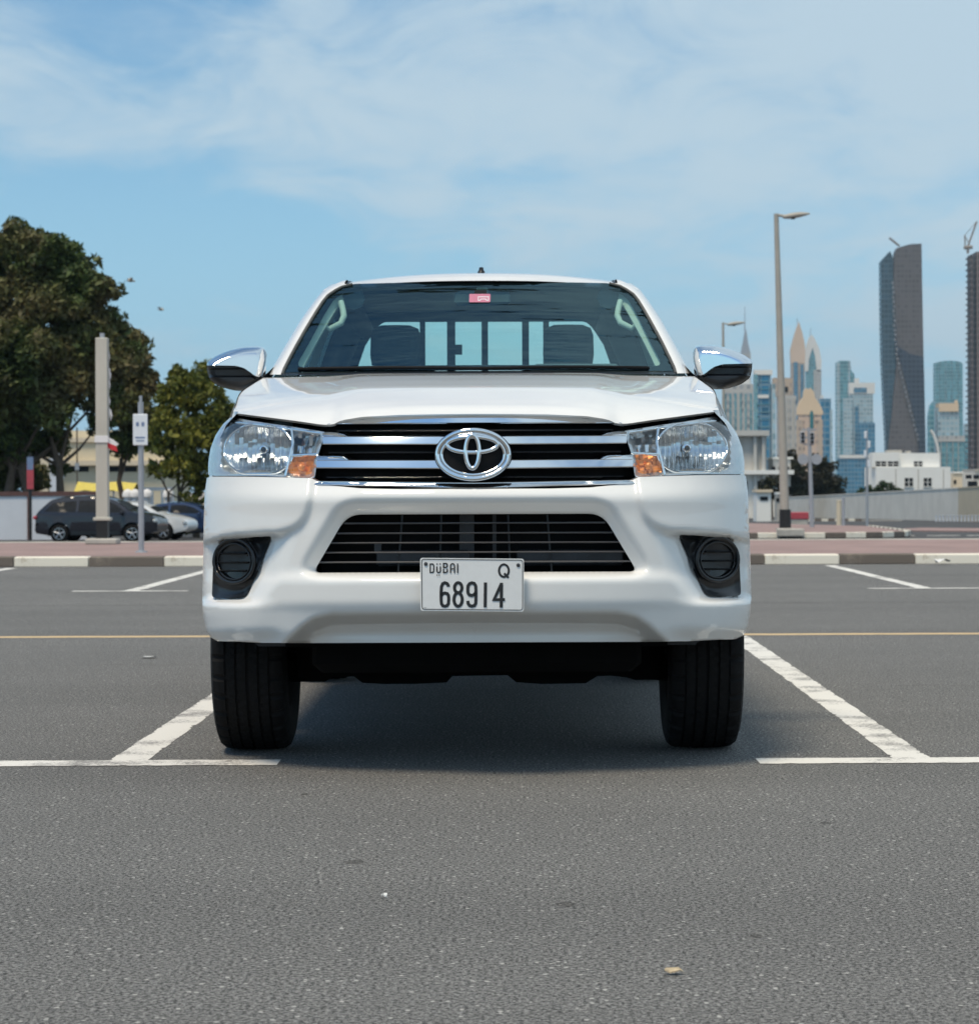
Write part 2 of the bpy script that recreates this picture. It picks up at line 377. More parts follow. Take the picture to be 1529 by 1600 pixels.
class MB:
    """collects pieces of ONE object"""
    def __init__(s): s.v = []; s.f = []; s.mi = []
    def add(s, v, f, mi=0):
        k = len(s.v); s.v += [tuple(p) for p in v]; s.f += [tuple(i + k for i in q) for q in f]; s.mi += [mi] * len(f); return s
    def box(s, c, d, mi=0, rz=0.0, ch=0.0):
        x, y, z = d[0] / 2, d[1] / 2, d[2] / 2
        if ch <= 0:
            P = [(a * x, b * y, e * z) for e in (-1, 1) for a, b in ((-1, -1), (1, -1), (1, 1), (-1, 1))]
            Fc = [(3, 2, 1, 0), (4, 5, 6, 7), (0, 1, 5, 4), (1, 2, 6, 5), (2, 3, 7, 6), (3, 0, 4, 7)]
        else:
            P = []
            lev = ((-z, ch), (-z + ch, 0), (z - ch, 0), (z, ch))
            for zz_, i in lev:
                a, b = x - i, y - i; k = ch * .5 if i == 0 else ch * .5
                P += [(-a + k, -b, zz_), (a - k, -b, zz_), (a, -b + k, zz_), (a, b - k, zz_), (a - k, b, zz_), (-a + k, b, zz_), (-a, b - k, zz_), (-a, -b + k, zz_)]
            Fc = [tuple(range(7, -1, -1)), tuple(range(24, 32))]
            for l in range(3):
                for i in range(8): Fc.append((l * 8 + i, l * 8 + (i + 1) % 8, l * 8 + 8 + (i + 1) % 8, l * 8 + 8 + i))
        cr, sr = math.cos(rz), math.sin(rz)
        s.add([(c[0] + p[0] * cr - p[1] * sr, c[1] + p[0] * sr + p[1] * cr, c[2] + p[2]) for p in P], Fc, mi); return s
    def tube(s, pts, r, n=10, mi=0, closed=False, flat=None, cap=True):
        pts = [Vector(p) for p in pts]; m = len(pts); V = []
        rr = r if isinstance(r, (list, tuple)) else [r] * m
        up = None
        for i, p in enumerate(pts):
            a = pts[(i - 1) % m] if (closed or i) else pts[0]; b = pts[(i + 1) % m] if (closed or i < m - 1) else pts[-1]
            t = (b - a).normalized()
            if up is None: up = Vector((0, 0, 1)) if abs(t.z) < .9 else Vector((0, 1, 0))
            s1 = t.cross(up).normalized(); s2 = s1.cross(t).normalized(); up = s2
            for k in range(n):
                q = 2 * math.pi * k / n
                V.append(p + s1 * (math.cos(q) * rr[i] * (flat[0] if flat else 1)) + s2 * (math.sin(q) * rr[i] * (flat[1] if flat else 1)))
        Fc = []
        for i in range(m if closed else m - 1):
            for k in range(n):
                Fc.append((i * n + k, i * n + (k + 1) % n, ((i + 1) % m) * n + (k + 1) % n, ((i + 1) % m) * n + k))
        if not closed and cap: Fc += [tuple(range(n - 1, -1, -1)), tuple((m - 1) * n + k for k in range(n))]
        s.add(V, Fc, mi); return s
    def lathe(s, prof, n=32, axis='X', c=(0, 0, 0), mi=0, closed=False):
        """prof: (along axis, radius)"""
        V = []; m = len(prof)
        for a, r in prof:
            for k in range(n):
                q = 2 * math.pi * k / n; u, w_ = r * math.cos(q), r * math.sin(q)
                V.append({'X': (c[0] + a, c[1] + u, c[2] + w_), 'Y': (c[0] + u, c[1] + a, c[2] + w_), 'Z': (c[0] + u, c[1] + w_, c[2] + a)}[axis])
        Fc = []
        for i in range(m if closed else m - 1):
            for k in range(n): Fc.append((i * n + k, i * n + (k + 1) % n, ((i + 1) % m) * n + (k + 1) % n, ((i + 1) % m) * n + k))
        if not closed:
            Fc += [tuple(range(n - 1, -1, -1)), tuple((m - 1) * n + k for k in range(n))]
        s.add(V, Fc, mi); return s
    def prism(s, pts, off, mi=0):
        """a planar outline (3-D points) pushed along a vector"""
        n = len(pts); off = Vector(off); P = [Vector(p) for p in pts]
        s.add(P + [p + off for p in P], [tuple(range(n)), tuple(range(2 * n - 1, n - 1, -1))] +
              [((i + 1) % n, i, n + i, n + (i + 1) % n) for i in range(n)], mi); return s
    def grid(s, P, mi=0):
        """P[i][j] of points"""
        a, b = len(P), len(P[0])
        s.add([p for r_ in P for p in r_], [(i * b + j, i * b + j + 1, (i + 1) * b + j + 1, (i + 1) * b + j) for i in range(a - 1) for j in range(b - 1)], mi); return s
    def mesh(s, name, fix=True, merge=0.0):
        me = bpy.data.meshes.new(name); me.from_pydata(s.v, [], s.f)
        if any(s.mi): me.polygons.foreach_set('material_index', s.mi)
        if fix or merge:
            bm = bmesh.new(); bm.from_mesh(me)
            if merge: bmesh.ops.remove_doubles(bm, verts=bm.verts, dist=merge)
            if fix: bmesh.ops.recalc_face_normals(bm, faces=bm.faces)
            bm.to_mesh(me); bm.free()
        me.update(); return me
    def build(s, name, mats, parent=None, loc=None, smooth=None, fix=True, merge=0.0):
        return link(name, s.mesh(name, fix, merge), mats, parent, loc, smooth)

def sst(a, b, x):
    t = np.clip((np.asarray(x, float) - a) / (b - a), 0, 1); return t * t * (3 - 2 * t)
def pip(P, poly):
    x, y = P[:, 0], P[:, 1]; r = np.zeros(len(P), bool); n = len(poly)
    for i in range(n):
        x1, y1 = poly[i]; x2, y2 = poly[(i + 1) % n]
        if y1 == y2: continue
        c = ((y1 > y) != (y2 > y)) & (x < (x2 - x1) * (y - y1) / (y2 - y1) + x1); r ^= c
    return r
def pdist(P, poly, closed=True):
    d = np.full(len(P), 1e9); n = len(poly)
    for i in range(n if closed else n - 1):
        a = np.array(poly[i], float); b = np.array(poly[(i + 1) % n], float); ab = b - a
        t = np.clip(((P - a) @ ab) / max(ab @ ab, 1e-12), 0, 1)
        d = np.minimum(d, np.hypot(*(P - a - t[:, None] * ab).T))
    return d
def rnd(poly, k=5):
    """rounds the corners that carry a radius (x, y, r)"""
    o = []; n = len(poly)
    for i in range(n):
        p = poly[i]
        if len(p) < 3 or p[2] <= 0: o.append((p[0], p[1])); continue
        a = Vector(poly[i - 1][:2]); b = Vector(p[:2]); c = Vector(poly[(i + 1) % n][:2])
        r1 = min(p[2], .48 * (a - b).length); r2 = min(p[2], .48 * (c - b).length)
        s = b + (a - b).normalized() * r1; e = b + (c - b).normalized() * r2
        for j in range(k + 1):
            t = j / k; q = s * (1 - t) ** 2 + b * 2 * t * (1 - t) + e * t * t; o.append((q.x, q.y))
    return o
def resamp(poly, step, closed=True):
    o = []; n = len(poly)
    for i in range(n if closed else n - 1):
        a, b = poly[i], poly[(i + 1) % n]; L = math.hypot(b[0] - a[0], b[1] - a[1])
        m = max(1, int(round(L / step)))
        for j in range(m): o.append((a[0] + (b[0] - a[0]) * j / m, a[1] + (b[1] - a[1]) * j / m))
    if not closed: o.append(tuple(poly[-1]))
    return o
def cdt(outline, holes, step, extra=()):
    """triangles filling an outline less its holes, with points every `step`"""
    loops = [resamp(outline, step)] + [resamp(h, step * .7) for h in holes]
    xs = [p[0] for p in loops[0]]; ys = [p[1] for p in loops[0]]
    gx = np.arange(min(xs), max(xs), step); gy = np.arange(min(ys), max(ys), step * .866)
    G = np.array([(x + (step / 2 if j % 2 else 0), y) for j, y in enumerate(gy) for x in gx])
    if len(extra): G = np.vstack([G, np.array(extra, float)])
    def ok(P):
        m = pip(P, loops[0])
        for h in loops[1:]: m &= ~pip(P, h)
        return m
    G = G[ok(G)]
    for l in loops: G = G[pdist(G, l) > step * .35]
    V = []; E = []
    for l in loops:
        k = len(V); n = len(l); V += l; E += [(k + i, k + (i + 1) % n) for i in range(n)]
    V = [Vector(p) for p in V] + [Vector(p) for p in G]
    ov, oe, of, *_ = geometry.delaunay_2d_cdt(V, E, [], 0, 1e-5)
    P = np.array([tuple(p) for p in ov]); T = np.array([f for f in of if len(f) == 3])
    T = T[ok(P[T].mean(1))]
    return P, T
def surface(P3, T, face, mirror=False, rim=None, merge=1e-4):
    """bmesh from points and triangles, turned so that normals follow `face`; rim: the border pushed along a vector"""
    bm = bmesh.new(); vs = [bm.verts.new(p) for p in P3]
    face = Vector(face)
    for t in T:
        a, b, c = (Vector(P3[i]) for i in t)
        q = (b - a).cross(c - a)
        try: bm.faces.new([vs[i] for i in (t if q.dot(face) >= 0 else t[::-1])])
        except ValueError: pass
    if mirror:
        g = bmesh.ops.duplicate(bm, geom=bm.verts[:] + bm.edges[:] + bm.faces[:])['geom']
        nv = [e for e in g if isinstance(e, bmesh.types.BMVert)]; nf = [e for e in g if isinstance(e, bmesh.types.BMFace)]
        for v in nv: v.co.x = -v.co.x
        bmesh.ops.reverse_faces(bm, faces=nf)
        bmesh.ops.remove_doubles(bm, verts=[v for v in bm.verts if abs(v.co.x) < 2e-3], dist=merge * 5)
    if rim is not None:
        ed = [e for e in bm.edges if e.is_boundary]
        g = bmesh.ops.extrude_edge_only(bm, edges=ed)['geom']
        for v in g:
            if isinstance(v, bmesh.types.BMVert): v.co += Vector(rim)
    loose = [v for v in bm.verts if not v.link_faces]
    if loose: bmesh.ops.delete(bm, geom=loose, context='VERTS')
    return bm
def bm_obj(name, bm, mats, parent=None, smooth=40, loc=None):
    me = bpy.data.meshes.new(name); bm.to_mesh(me); bm.free()
    return link(name, me, mats, parent, loc, smooth)
def ribbon(poly, wd, closed=False):
    """flat stroke along a 2-D polyline: list of quads in 2-D"""
    P = [Vector(p) for p in poly]; n = len(P); L = []; Rr = []
    for i in range(n):
        a = P[i - 1] if (closed or i) else None; c = P[(i + 1) % n] if (closed or i < n - 1) else None
        t1 = (P[i] - a).normalized() if a is not None else (c - P[i]).normalized()
        t2 = (c - P[i]).normalized() if c is not None else t1
        n1 = Vector((-t1.y, t1.x)); n2 = Vector((-t2.y, t2.x)); m = (n1 + n2)
        m = m.normalized() if m.length > 1e-6 else n1
        k = min(1.6, 1 / max(.4, m.dot(n1)))
        L.append(P[i] + m * wd / 2 * k); Rr.append(P[i] - m * wd / 2 * k)
    return [(L[i], Rr[i], Rr[(i + 1) % n], L[(i + 1) % n]) for i in range(n if closed else n - 1)]
def arc(cx, cy, rx, ry, a0, a1, n=14):
    return [(cx + rx * math.cos(R(a0 + (a1 - a0) * i / n)), cy + ry * math.sin(R(a0 + (a1 - a0) * i / n))) for i in range(n + 1)]
# ------------------------------------------------------------------ ground, parking lot and its markings
mb = MB()
XS = [-3500, -400, -60, 0, 60, 400, 3500]
mb.grid([[(x, y, z) for x in XS] for y, z in zip(GY, GZ)])
tag(mb.build('ground', 'road_asphalt'), kind='structure')
mb = MB(); mb.grid([[(x, y, zg(y) + .02) for x in XS] for y in (335, 600, 1500, 6900)])
ob = tag(mb.build('far_sand', 'sand'), kind='structure')
if ob.data.polygons[0].normal.z < 0: ob.data.flip_normals()
mb = MB(); mb.grid([[(x, y, 0) for x in np.linspace(-60, 60, 9)] for y in (-60, -20, 5, 20, 28.45)])
lot = tag(mb.build('parking_lot', 'lot_asphalt'), kind='structure')
def at_ground(px, py, z=0.0):
    d = CAM_M @ Vector(((px - CX) / F, (CY - py) / F, -1.0)); return Vector((0, 0, HC)) + d * ((z - HC) / d.z)
def line(a, b, wd, mat, name):
    """painted strip on the lot, with slightly uneven edges"""
    a, b = Vector((a[0], a[1], 0)), Vector((b[0], b[1], 0)); t = (b - a).normalized(); s = Vector((-t.y, t.x, 0)); L = (b - a).length
    n = max(2, int(L / (.025 if a.y < 16 and L < 20 else .12))); rg = random.Random(int(L * 1000)); rows = []
    for i in range(n + 1):
        p = a + t * (L * i / n); rows.append([(p - s * (wd / 2 + rg.choice((0, 0, 1)) * rg.uniform(-.012, .004) + .002 * math.sin(i * .37))) + Vector((0, 0, line.z)), (p + s * (wd / 2 + rg.choice((0, 0, 1)) * rg.uniform(-.012, .004) + .002 * math.sin(i * .29 + 1))) + Vector((0, 0, line.z))])
    mb = MB(); mb.grid(rows); ob = mb.build(name, mat, lot)
    if ob.data.polygons[0].normal.z < 0: ob.data.flip_normals()
    return ob
line.z = .0012
XL, XR = -1.315, 1.294
for x in (XL, XR):
    line.z = .0012; line((x - .01 * 0, 7.95), (x + (.0 if x < 0 else .02), 14.62), .125, 'line_white', 'bay_line')
    line.z = .0022; line((x - .52, 7.89), (x + .51, 7.90), .16, 'line_white', 'bay_end_line')
for x in (XL - 2.6, XR + 2.6):
    line.z = .0012; line((x, 7.95), (x, 14.62), .125, 'line_white', 'bay_line')
    line.z = .0022; line((x - .52, 7.9), (x + .52, 7.9), .16, 'line_white', 'bay_end_line')
line.z = .0012; line((-40, 14.66), (40, 14.86), .17, 'line_yellow', 'centre_line')
fx = [-8.35, -5.95, -3.52, -1.12, 1.25, 3.62, 6.0, 8.4]
for x in fx:
    line.z = .0012; line((x, 21.55), (x - .02, 28.0), .13, 'line_white', 'bay_line')
    line.z = .0022; line((x - .52, 21.47), (x + .52, 21.47), .15, 'line_white', 'bay_end_line')

# joints between the strips of tarmac, and drips
for (xa, ya), (xb, yb), wd in (((-40, 18.7), (40, 18.95), .05), ((-40, 24.6), (40, 24.75), .06), ((-40, 12.3), (-1.6, 12.36), .012), ((1.7, 10.9), (40, 11.3), .012)):
    rg = random.Random(int(ya * 10)); rows = []; n = 160
    for i in range(n + 1):
        t = i / n; x = xa + (xb - xa) * t; y = ya + (yb - ya) * t + (rg.uniform(-.02, .02)); h = wd / 2 * rg.uniform(.5, 1.2); rows.append([(x, y - h, .0008), (x, y + h, .0008)])
    mb = MB(); mb.grid(rows); ob = mb.build('tarmac_joint', 'tar_dark', lot)
    if ob.data.polygons[0].normal.z < 0: ob.data.flip_normals()
for px, py, r in ((553, 1347, .026), (882, 1413, .022), (1180, 1462, .016), (1290, 1286, .018), (476, 1241, .014)):
    p = at_ground(px, py); rg = random.Random(px); n = 14
    mb = MB(); mb.add([(p.x, p.y, .0008)] + [(p.x + r * rg.uniform(.6, 1.2) * math.cos(2 * math.pi * i / n), p.y + 1.3 * r * rg.uniform(.6, 1.2) * math.sin(2 * math.pi * i / n), .0008) for i in range(n)], [(0, 1 + i, 1 + (i + 1) % n) for i in range(n)])
    mb.build('oil_drip', 'tar_dark', lot)

# litter on the tarmac
def scrap(name, px, py, size, mat, label, cat, seed, curl=.3):
    p = at_ground(px, py, .012); rg = random.Random(seed); n = 9; mb = MB()
    ring = [(size * (.7 + .5 * rg.random()) * math.cos(2 * math.pi * i / n), .7 * size * (.7 + .5 * rg.random()) * math.sin(2 * math.pi * i / n), size * curl * rg.random()) for i in range(n)]
    mb.add([(0, 0, size * curl * .8)] + ring, [(0, 1 + i, 1 + (i + 1) % n) for i in range(n)])
    mb.add([(0, 0, size * curl * .8 - .002)] + [(a, b, c - .002) for a, b, c in ring], [(0, 1 + (i + 1) % n, 1 + i) for i in range(n)])
    return tag(mb.build(name, mat, None, (p.x, p.y, .006)), label, cat)
scrap('fallen_leaf', 1052, 1513, .016, 'fallen_leaf', 'small curled tan leaf lying on the asphalt in the foreground', 'leaf', 2, .6)
scrap('paper_scrap', 234, 1025, .045, 'paper', 'thin pale paper scrap on the asphalt left of the truck', 'litter', 3, .15)
scrap('paper_scrap', 1472, 881, .10, 'paper', 'crumpled white paper lying against the kerb on the right', 'litter', 4, .8)
scrap('pebble', 600, 1395, .007, 'paper', 'tiny white pebble on the asphalt in front of the truck', 'pebble', 5, .8)

# ------------------------------------------------------------------ near kerb of painted stones and the pink pavement behind it
kerb = tag(MB().box((0, 28.585, .045), (96, .22, .09)).build('kerb', 'concrete'), kind='structure')
rg = random.Random(11)
x = -12.02 - .893 * 8; stone_me = {}
for name in ('kerb_white', 'kerb_dark'):
    mb = MB(); mb.box((0, 0, 0), (.882, .25, .128), ch=.014); stone_me[name] = mb.mesh(name); stone_me[name].materials.append(MATS[name])
i = 0
xs0 = at_ground(125, 888).x - .89 * .5
x0 = xs0 - .893 * 22
for i in range(46):
    o = bpy.data.objects.new('kerb_stone', stone_me['kerb_white' if i % 2 == 0 else 'kerb_dark'])
    COL.objects.link(o); o.parent = kerb
    o.location = (x0 + .893 * i + rg.uniform(-.003, .003), 28.57 + rg.uniform(-.006, .006), .058 + rg.uniform(-.004, .004)); o.rotation_euler = (0, 0, rg.uniform(-.004, .004))
mb = MB(); mb.grid([[(x, y, z) for x in np.linspace(-48, 48, 13)] for y, z in ((28.69, .114), (30, .118), (33, .120), (36.4, .118))])
mb.grid([[(-48, 36.4, .118), (48, 36.4, .118)], [(-48, 36.4, -.3), (48, 36.4, -.3)]])
pav = tag(mb.build('pavement', 'pavers_pink'), kind='structure')
mb = MB(); mb.box((0, 36.5, .06), (96, .2, .14), ch=.02); mb.build('edging', 'concrete', pav)
# second island, right, beyond the side road: striped kerb round pink paving
def zi(Y): return float(np.interp(Y, [90, 111, 126], [-.79, -.84, -.85]))
isl = [(-6, 90.1), (11.2, 90.1), (13.3, 90.9), (14.6, 92.6), (15.3, 96), (15.9, 111), (9.8, 126), (-6, 126)]
mb = MB(); mb.prism([(x, y, zi(y)) for x, y in isl], (0, 0, -.5))
island = tag(mb.build('traffic_island', 'pavers_pink'), kind='structure')
path = resamp([(-5.6, 90), (11.2, 90), (13.4, 90.8), (14.8, 92.6), (15.5, 96), (16.1, 111)], .05, False)
k = 0; j = 0
xk0 = (1207 - 815) / 41.5
acc = []
while k + 17 < len(path):
    a, b = path[k], path[k + 17]; ang = math.atan2(b[1] - a[1], b[0] - a[0]); c = ((a[0] + b[0]) / 2, (a[1] + b[1]) / 2)
    mb = MB(); mb.box((c[0], c[1], zi(max(90, c[1])) - .075), (.84, .26, .22), rz=ang, ch=.02)
    mb.build('kerb_stone', 'kerb_white' if j % 2 else 'kerb_dark', island); k += 17; j += 1
# road markings and a third kerb farther out
mb = MB()
for px in (1402, 1473, 1535):
    a = at_ground(px, 834, zg(88) + .01); mb.box((a.x, a.y, zg(a.y) + .012), (1.3, .5, .01))
road_marks = tag(mb.build('road_markings', 'line_white'), kind='structure')
mb = MB()
a, b = W(1375, 825, 118), W(1640, 829, 106)
mb.prism([(a.x, a.y, zg(a.y) + .06), (b.x, b.y, zg(b.y) + .06), (b.x + 4, b.y + 12, zg(b.y + 12) + .06), (a.x + 4, a.y + 12, zg(a.y + 12) + .06)], (0, 0, -.3))
tag(mb.build('far_pavement', 'pavers_pink'), kind='structure')
far_kerb = tag(MB().box((W(1300, 813, 205).x, 205.3, zg(205) + .04), (12, .3, .1)).build('far_kerb', 'concrete'), kind='structure')
for i in range(9):
    p = W(1256 + i * 10.5, 813, 205)
    MB().box((p.x, 205, zg(205) + .09), (.55, .35, .26)).build('kerb_stone', 'kerb_white' if i % 2 else 'kerb_dark', far_kerb)
# ------------------------------------------------------------------ the white pickup (local x to the right, y away from the camera, z up)
D0 = 7.4
truck = thing('pickup_truck', 'white double cab pickup truck facing the camera in a marked parking bay', 'pickup truck', (-0.147, D0, 0), R(0.32))
def M(dx, py, y, side=1):
    k = (D0 + y) / F
    return (side * dx * k, y, HC + (CY - py) * k)
def lin(x, xs, ys): return np.interp(x, xs, ys)
def smo(x, xs, ys):
    """interp with rounded knees"""
    x = np.asarray(x, float); e = (xs[-1] - xs[0]) * .012
    return (np.interp(x - e, xs, ys) + np.interp(x, xs, ys) + np.interp(x + e, xs, ys)) / 3

EPY = [636, 648, 665, 690, 720, 745, 770, 830, 900, 940, 960, 985, 1003]
EDX = [376, 384, 401, 414, 419, 421, 424, 426, 428, 429, 427.5, 423, 409]
def edge(py): return np.interp(py, EPY, EDX)
def plan(dx, py):
    t = np.clip(dx / edge(py), 0, .9985)
    return .52 * (1 - (1 - t ** 2.6) ** .55)
VPY = [640, 655, 672, 700, 742, 757, 770, 779, 800, 893, 905, 942, 954, 1003]
VY = [.10, .085, .07, .06, .048, .03, .010, .0, .004, .004, -.012, -.009, .004, .03]
def nose(dx, py):
    return plan(dx, py) + smo(py, VPY, VY) * (1 - .6 * sst(250, 400, dx))

# --- bumper
INTAKE = rnd([(0, 803), (199, 803, 22), (253, 894, 12), (0, 894)])
BEZ = rnd([(402, 843, 16), (344, 837.5), (317, 836.5, 6), (349, 912), (360, 932, 12), (413, 932.5, 7), (411, 885)])
CREASE = ([236, 256, 276, 290, 318, 404, 432], [768, 790, 815, 828, 835, 838, 846])
def bumper_y(P):
    dx, py = P[:, 0], P[:, 1]
    y = nose(dx, py)
    # margin round the opening: wide above, narrow below
    best = np.full(len(P), 1e9); nv = np.zeros_like(P)
    for a, b in zip(INTAKE[:-1], INTAKE[1:]):
        a, b = np.array(a), np.array(b); ab = b - a; t = np.clip(((P - a) @ ab) / (ab @ ab), 0, 1); v = P - a - t[:, None] * ab; d = np.hypot(v[:, 0], v[:, 1])
        k = d < best; best[k] = d[k]; nv[k] = v[k]
    nn = nv / np.maximum(best, 1e-6)[:, None]
    mg = 1 / np.sqrt((nn[:, 0] / 24) ** 2 + (nn[:, 1] / np.where(nn[:, 1] > 0, 9, 28)) ** 2 + 1e-9)
    y = y + .05 * (1 - np.clip(best / mg, 0, 1)) ** 1.15
    below = py - np.interp(dx, *CREASE)
    inn = np.interp(py, [790, 835, 900, 935], [306, 306, 322, 352])
    A = sst(0, 7, below) * sst(-24, 18, dx - inn) * (1 - sst(933, 944, py))
    y += .052 * A
    db = pdist(P, BEZ, True)
    y += .02 * (1 - sst(0, 9, db))
    chp = rnd([(252, 700), (253, 766, 40), (268, 822, 60), (330, 836, 60), (404, 839), (470, 848), (470, 700)], 8)
    sdc = pdist(P, chp) * np.where(pip(P, chp), 1, -1)
    ch = sst(-6, 5, sdc)
    y -= .020 * ch * (1 - .5 * sst(370, 425, dx))
    pv = np.interp(dx, [0, 222, 250, 270, 285, 300], [957, 957, 963, 976, 990, 1006])
    B = np.clip((py - pv) / 30, 0, 1)
    y += .15 * B - .012 * sst(988, 1000, py) * (1 - sst(240, 290, dx))
    y -= .020 * sst(300, 360, dx) * sst(930, 950, py)
    y += .02 * sst(976, 1003, py) * sst(290, 330, dx)
    return y
top = [(0, 763.5), (120, 763.5), (180, 762), (225, 757.5), (246, 751), (256, 746), (290, 745), (345, 743.5), (412, 743), (420.6, 745)]
outl = top + [(423.8, 770), (425.6, 815), (427, 870), (428, 910), (428.6, 940), (427, 960), (422.5, 983), (416, 994), (404, 1000), (370, 1001), (330, 1003), (310, 1003), (286, 1003.5), (140, 1003.5), (0, 1003.5)]
ex = [(edge(p) * t, p) for p in np.arange(750, 998, 6.0) for t in (.995, .985, .97, .95)]
P, T = cdt(outl, [INTAKE, BEZ], 4.6, ex)
yy = bumper_y(P)
def relax(T, y, keep, n):
    nb = [set() for _ in y]
    for t in T:
        for a in range(3): nb[t[a]].update((t[a - 1], t[a - 2]))
    I = np.concatenate([[i] * len(q) for i, q in enumerate(nb)]); J = np.concatenate([list(q) for q in nb]).astype(int); I = I.astype(int)
    cnt = np.bincount(I, minlength=len(y))
    for _ in range(n):
        m = np.bincount(I, weights=y[J], minlength=len(y)) / np.maximum(cnt, 1); y = np.where(keep, y, .5 * y + .5 * m)
    return y
yy = relax(T, yy, (pdist(P, outl) < 1) & (P[:, 0] > .5) | (P[:, 0] / edge(P[:, 1]) > .93), 1)
P3 = [M(p[0], p[1], y) for p, y in zip(P, yy)]
bumper = bm_obj('front_bumper', surface(P3, T, (0, -1, 0), True, (0, .035, 0)), 'white_paint', truck, 55)

# --- dark structure behind the nose, with the lower opening left clear
P, T = cdt([(0, 650), (235, 668), (300, 665), (372, 655), (392, 680), (402, 740), (400, 840), (398, 930), (360, 948), (0, 948)], [rnd([(0, 797), (205, 797, 20), (262, 899, 10), (0, 899)])], 14)
P3 = [M(p[0], p[1], y + .125) for p, y in zip(P, nose(P[:, 0], P[:, 1]))]
bm_obj('nose_backing', surface(P3, T, (0, -1, 0), True), 'matte_black', truck, 40)

# --- lower intake: box, radiator support, thin slats
mb = MB()
x0 = .50
for z0, z1, y, k in ((.60, .90, .34, 0),):
    mb.add([(-x0, y, z0), (x0, y, z0), (x0, y, z1), (-x0, y, z1)], [(0, 1, 2, 3)])
mb.add([(-x0, .12, .86), (x0, .12, .86), (x0, .34, .86), (-x0, .34, .86)], [(0, 1, 2, 3)])
mb.add([(-x0, .12, .63), (x0, .12, .63), (x0, .34, .63), (-x0, .34, .63)], [(3, 2, 1, 0)])
mb.build('radiator', 'matte_black', truck, fix=False)
mb = MB()
mb.box((-.028, .25, .75), (.046, .03, .24)); mb.box((.06, .27, .75), (.012, .012, .24))
mb.box((-.165, .22, .683), (.30, .05, .05), ch=.008); mb.box((.30, .22, .683), (.34, .05, .05), ch=.008)
for x in (-.25, -.14, .22, .36): mb.lathe([(-.004, .009), (.004, .009)], 10, 'Y', (x, .193, .684))
mb.box((-.31, .21, .715), (.022, .02, .028))
mb.build('radiator_support', 'frame_grey', truck)
for py, hw in ((817, 203), (832.5, 214), (847.5, 224), (862.5, 233), (877.5, 242)):
    mb = MB(); pts = []
    for i in range(-12, 13):
        dx = hw * abs(i) / 12
        y = float(plan(np.array(dx), np.array(py))) + .062
        pts.append(M(dx, py, y, 1 if i >= 0 else -1))
    mb.tube(pts, .0031, 6, flat=(2.2, 1.0)); mb.build('intake_slat', 'slat_grey', truck, smooth=60)
for px_ in (-113, -52, 52, 113):
    mb = MB(); mb.tube([M(abs(px_), 804, .075, math.copysign(1, px_)), M(abs(px_) * 1.06, 893, .075, math.copysign(1, px_))], .0035, 6); mb.build('intake_strut', 'black_plastic', truck)

# --- fog lamp bezels
def bez_y(P): return plan(P[:, 0], P[:, 1]) + .085 - .03 * sst(0, 40, P[:, 1] - 905)
for side in (-1, 1):
    P, T = cdt(BEZ, [], 5)
    d = pdist(P, BEZ)
    y = bez_y(P) - .022 * (1 - sst(0, 7, d)) + .012 * sst(0, 30, d)
    rr = np.hypot((P[:, 0] - 377) / 37, (P[:, 1] - 876) / 38)
    y = y - .03 * sst(1.25, .92, rr)
    bz = bm_obj('fog_lamp_bezel', surface([M(p[0], p[1], q, side) for p, q in zip(P, y)], T, (0, -1, 0)), 'black_plastic', truck, 60)
    def fp(dx, py, o): return M(dx, py, float(plan(np.array(min(dx, 405.)), np.array(py * 1.))) + .05 + o, side)
    mb = MB(); mb.tube([fp(377 + 32 * math.cos(a), 875 + 34 * math.sin(a), -.006) for a in np.linspace(0, 2 * math.pi, 40)[:-1]], .0065, 8, closed=True)
    mb.tube([fp(377 + 26 * math.cos(a), 876 + 28 * math.sin(a), .0) for a in np.linspace(0, 2 * math.pi, 40)[:-1]], .0035, 8, closed=True)
    mb.build('ring', 'black_plastic', bz, smooth=60)
    mb = MB(); mb.add([fp(377, 875, .02)] + [fp(377 + 30 * math.cos(a), 875 + 32 * math.sin(a), .012) for a in np.linspace(0, 2 * math.pi, 33)[:-1]], [(0, 1 + i, 1 + (i + 1) % 32) for i in range(32)])
    mb.build('recess', 'gloss_black', bz)
    for py, hw in ((863, 20), (877, 25), (890, 21)):
        mb = MB(); mb.tube([fp(377 - hw, py, .006), fp(377, py, .004), fp(377 + hw, py, .006)], .006, 8, flat=(1.6, .5)); mb.build('slat', 'slat_grey' if False else 'black_plastic', bz, smooth=50)

# --- side shape shared by fenders, doors and greenhouse
XZ = [.36, .42, .5, .65, .8, .95, 1.05, 1.15, 1.25, 1.31, 1.36, 1.44, 1.56, 1.638, 1.692, 1.722, 1.741]
XX = [.86, .868, .885, .897, .903, .902, .893, .868, .822, .785, .759, .732, .69, .653, .622, .59, .548]
def side_x(y, z):
    x = np.interp(np.asarray(z), XZ, XX); x = (x + np.interp(np.asarray(z) - .02, XZ, XX) + np.interp(np.asarray(z) + .02, XZ, XX)) / 3
    x = x * (1 - (.004 + .070 * sst(.92, 1.15, z)) * (1 - sst(.38, 1.0, y)) - .02 * sst(3.5, 5.3, y))
    py = CY - (np.asarray(z) - HC) * F / (D0 + np.asarray(y))          # the flank stays behind the corner of the nose
    return np.minimum(x, (edge(py) - 9) * (D0 + np.asarray(y)) / F + .25 * sst(.55, .9, y) + .02 * (py < 640) + .3 * (np.asarray(z) > 1.2))
EY = [.07, .20, .30, .40, .55, .70, .95, 1.15, 1.30]
EZ = [1.06, 1.105, 1.13, 1.152, 1.185, 1.212, 1.256, 1.292, 1.318]
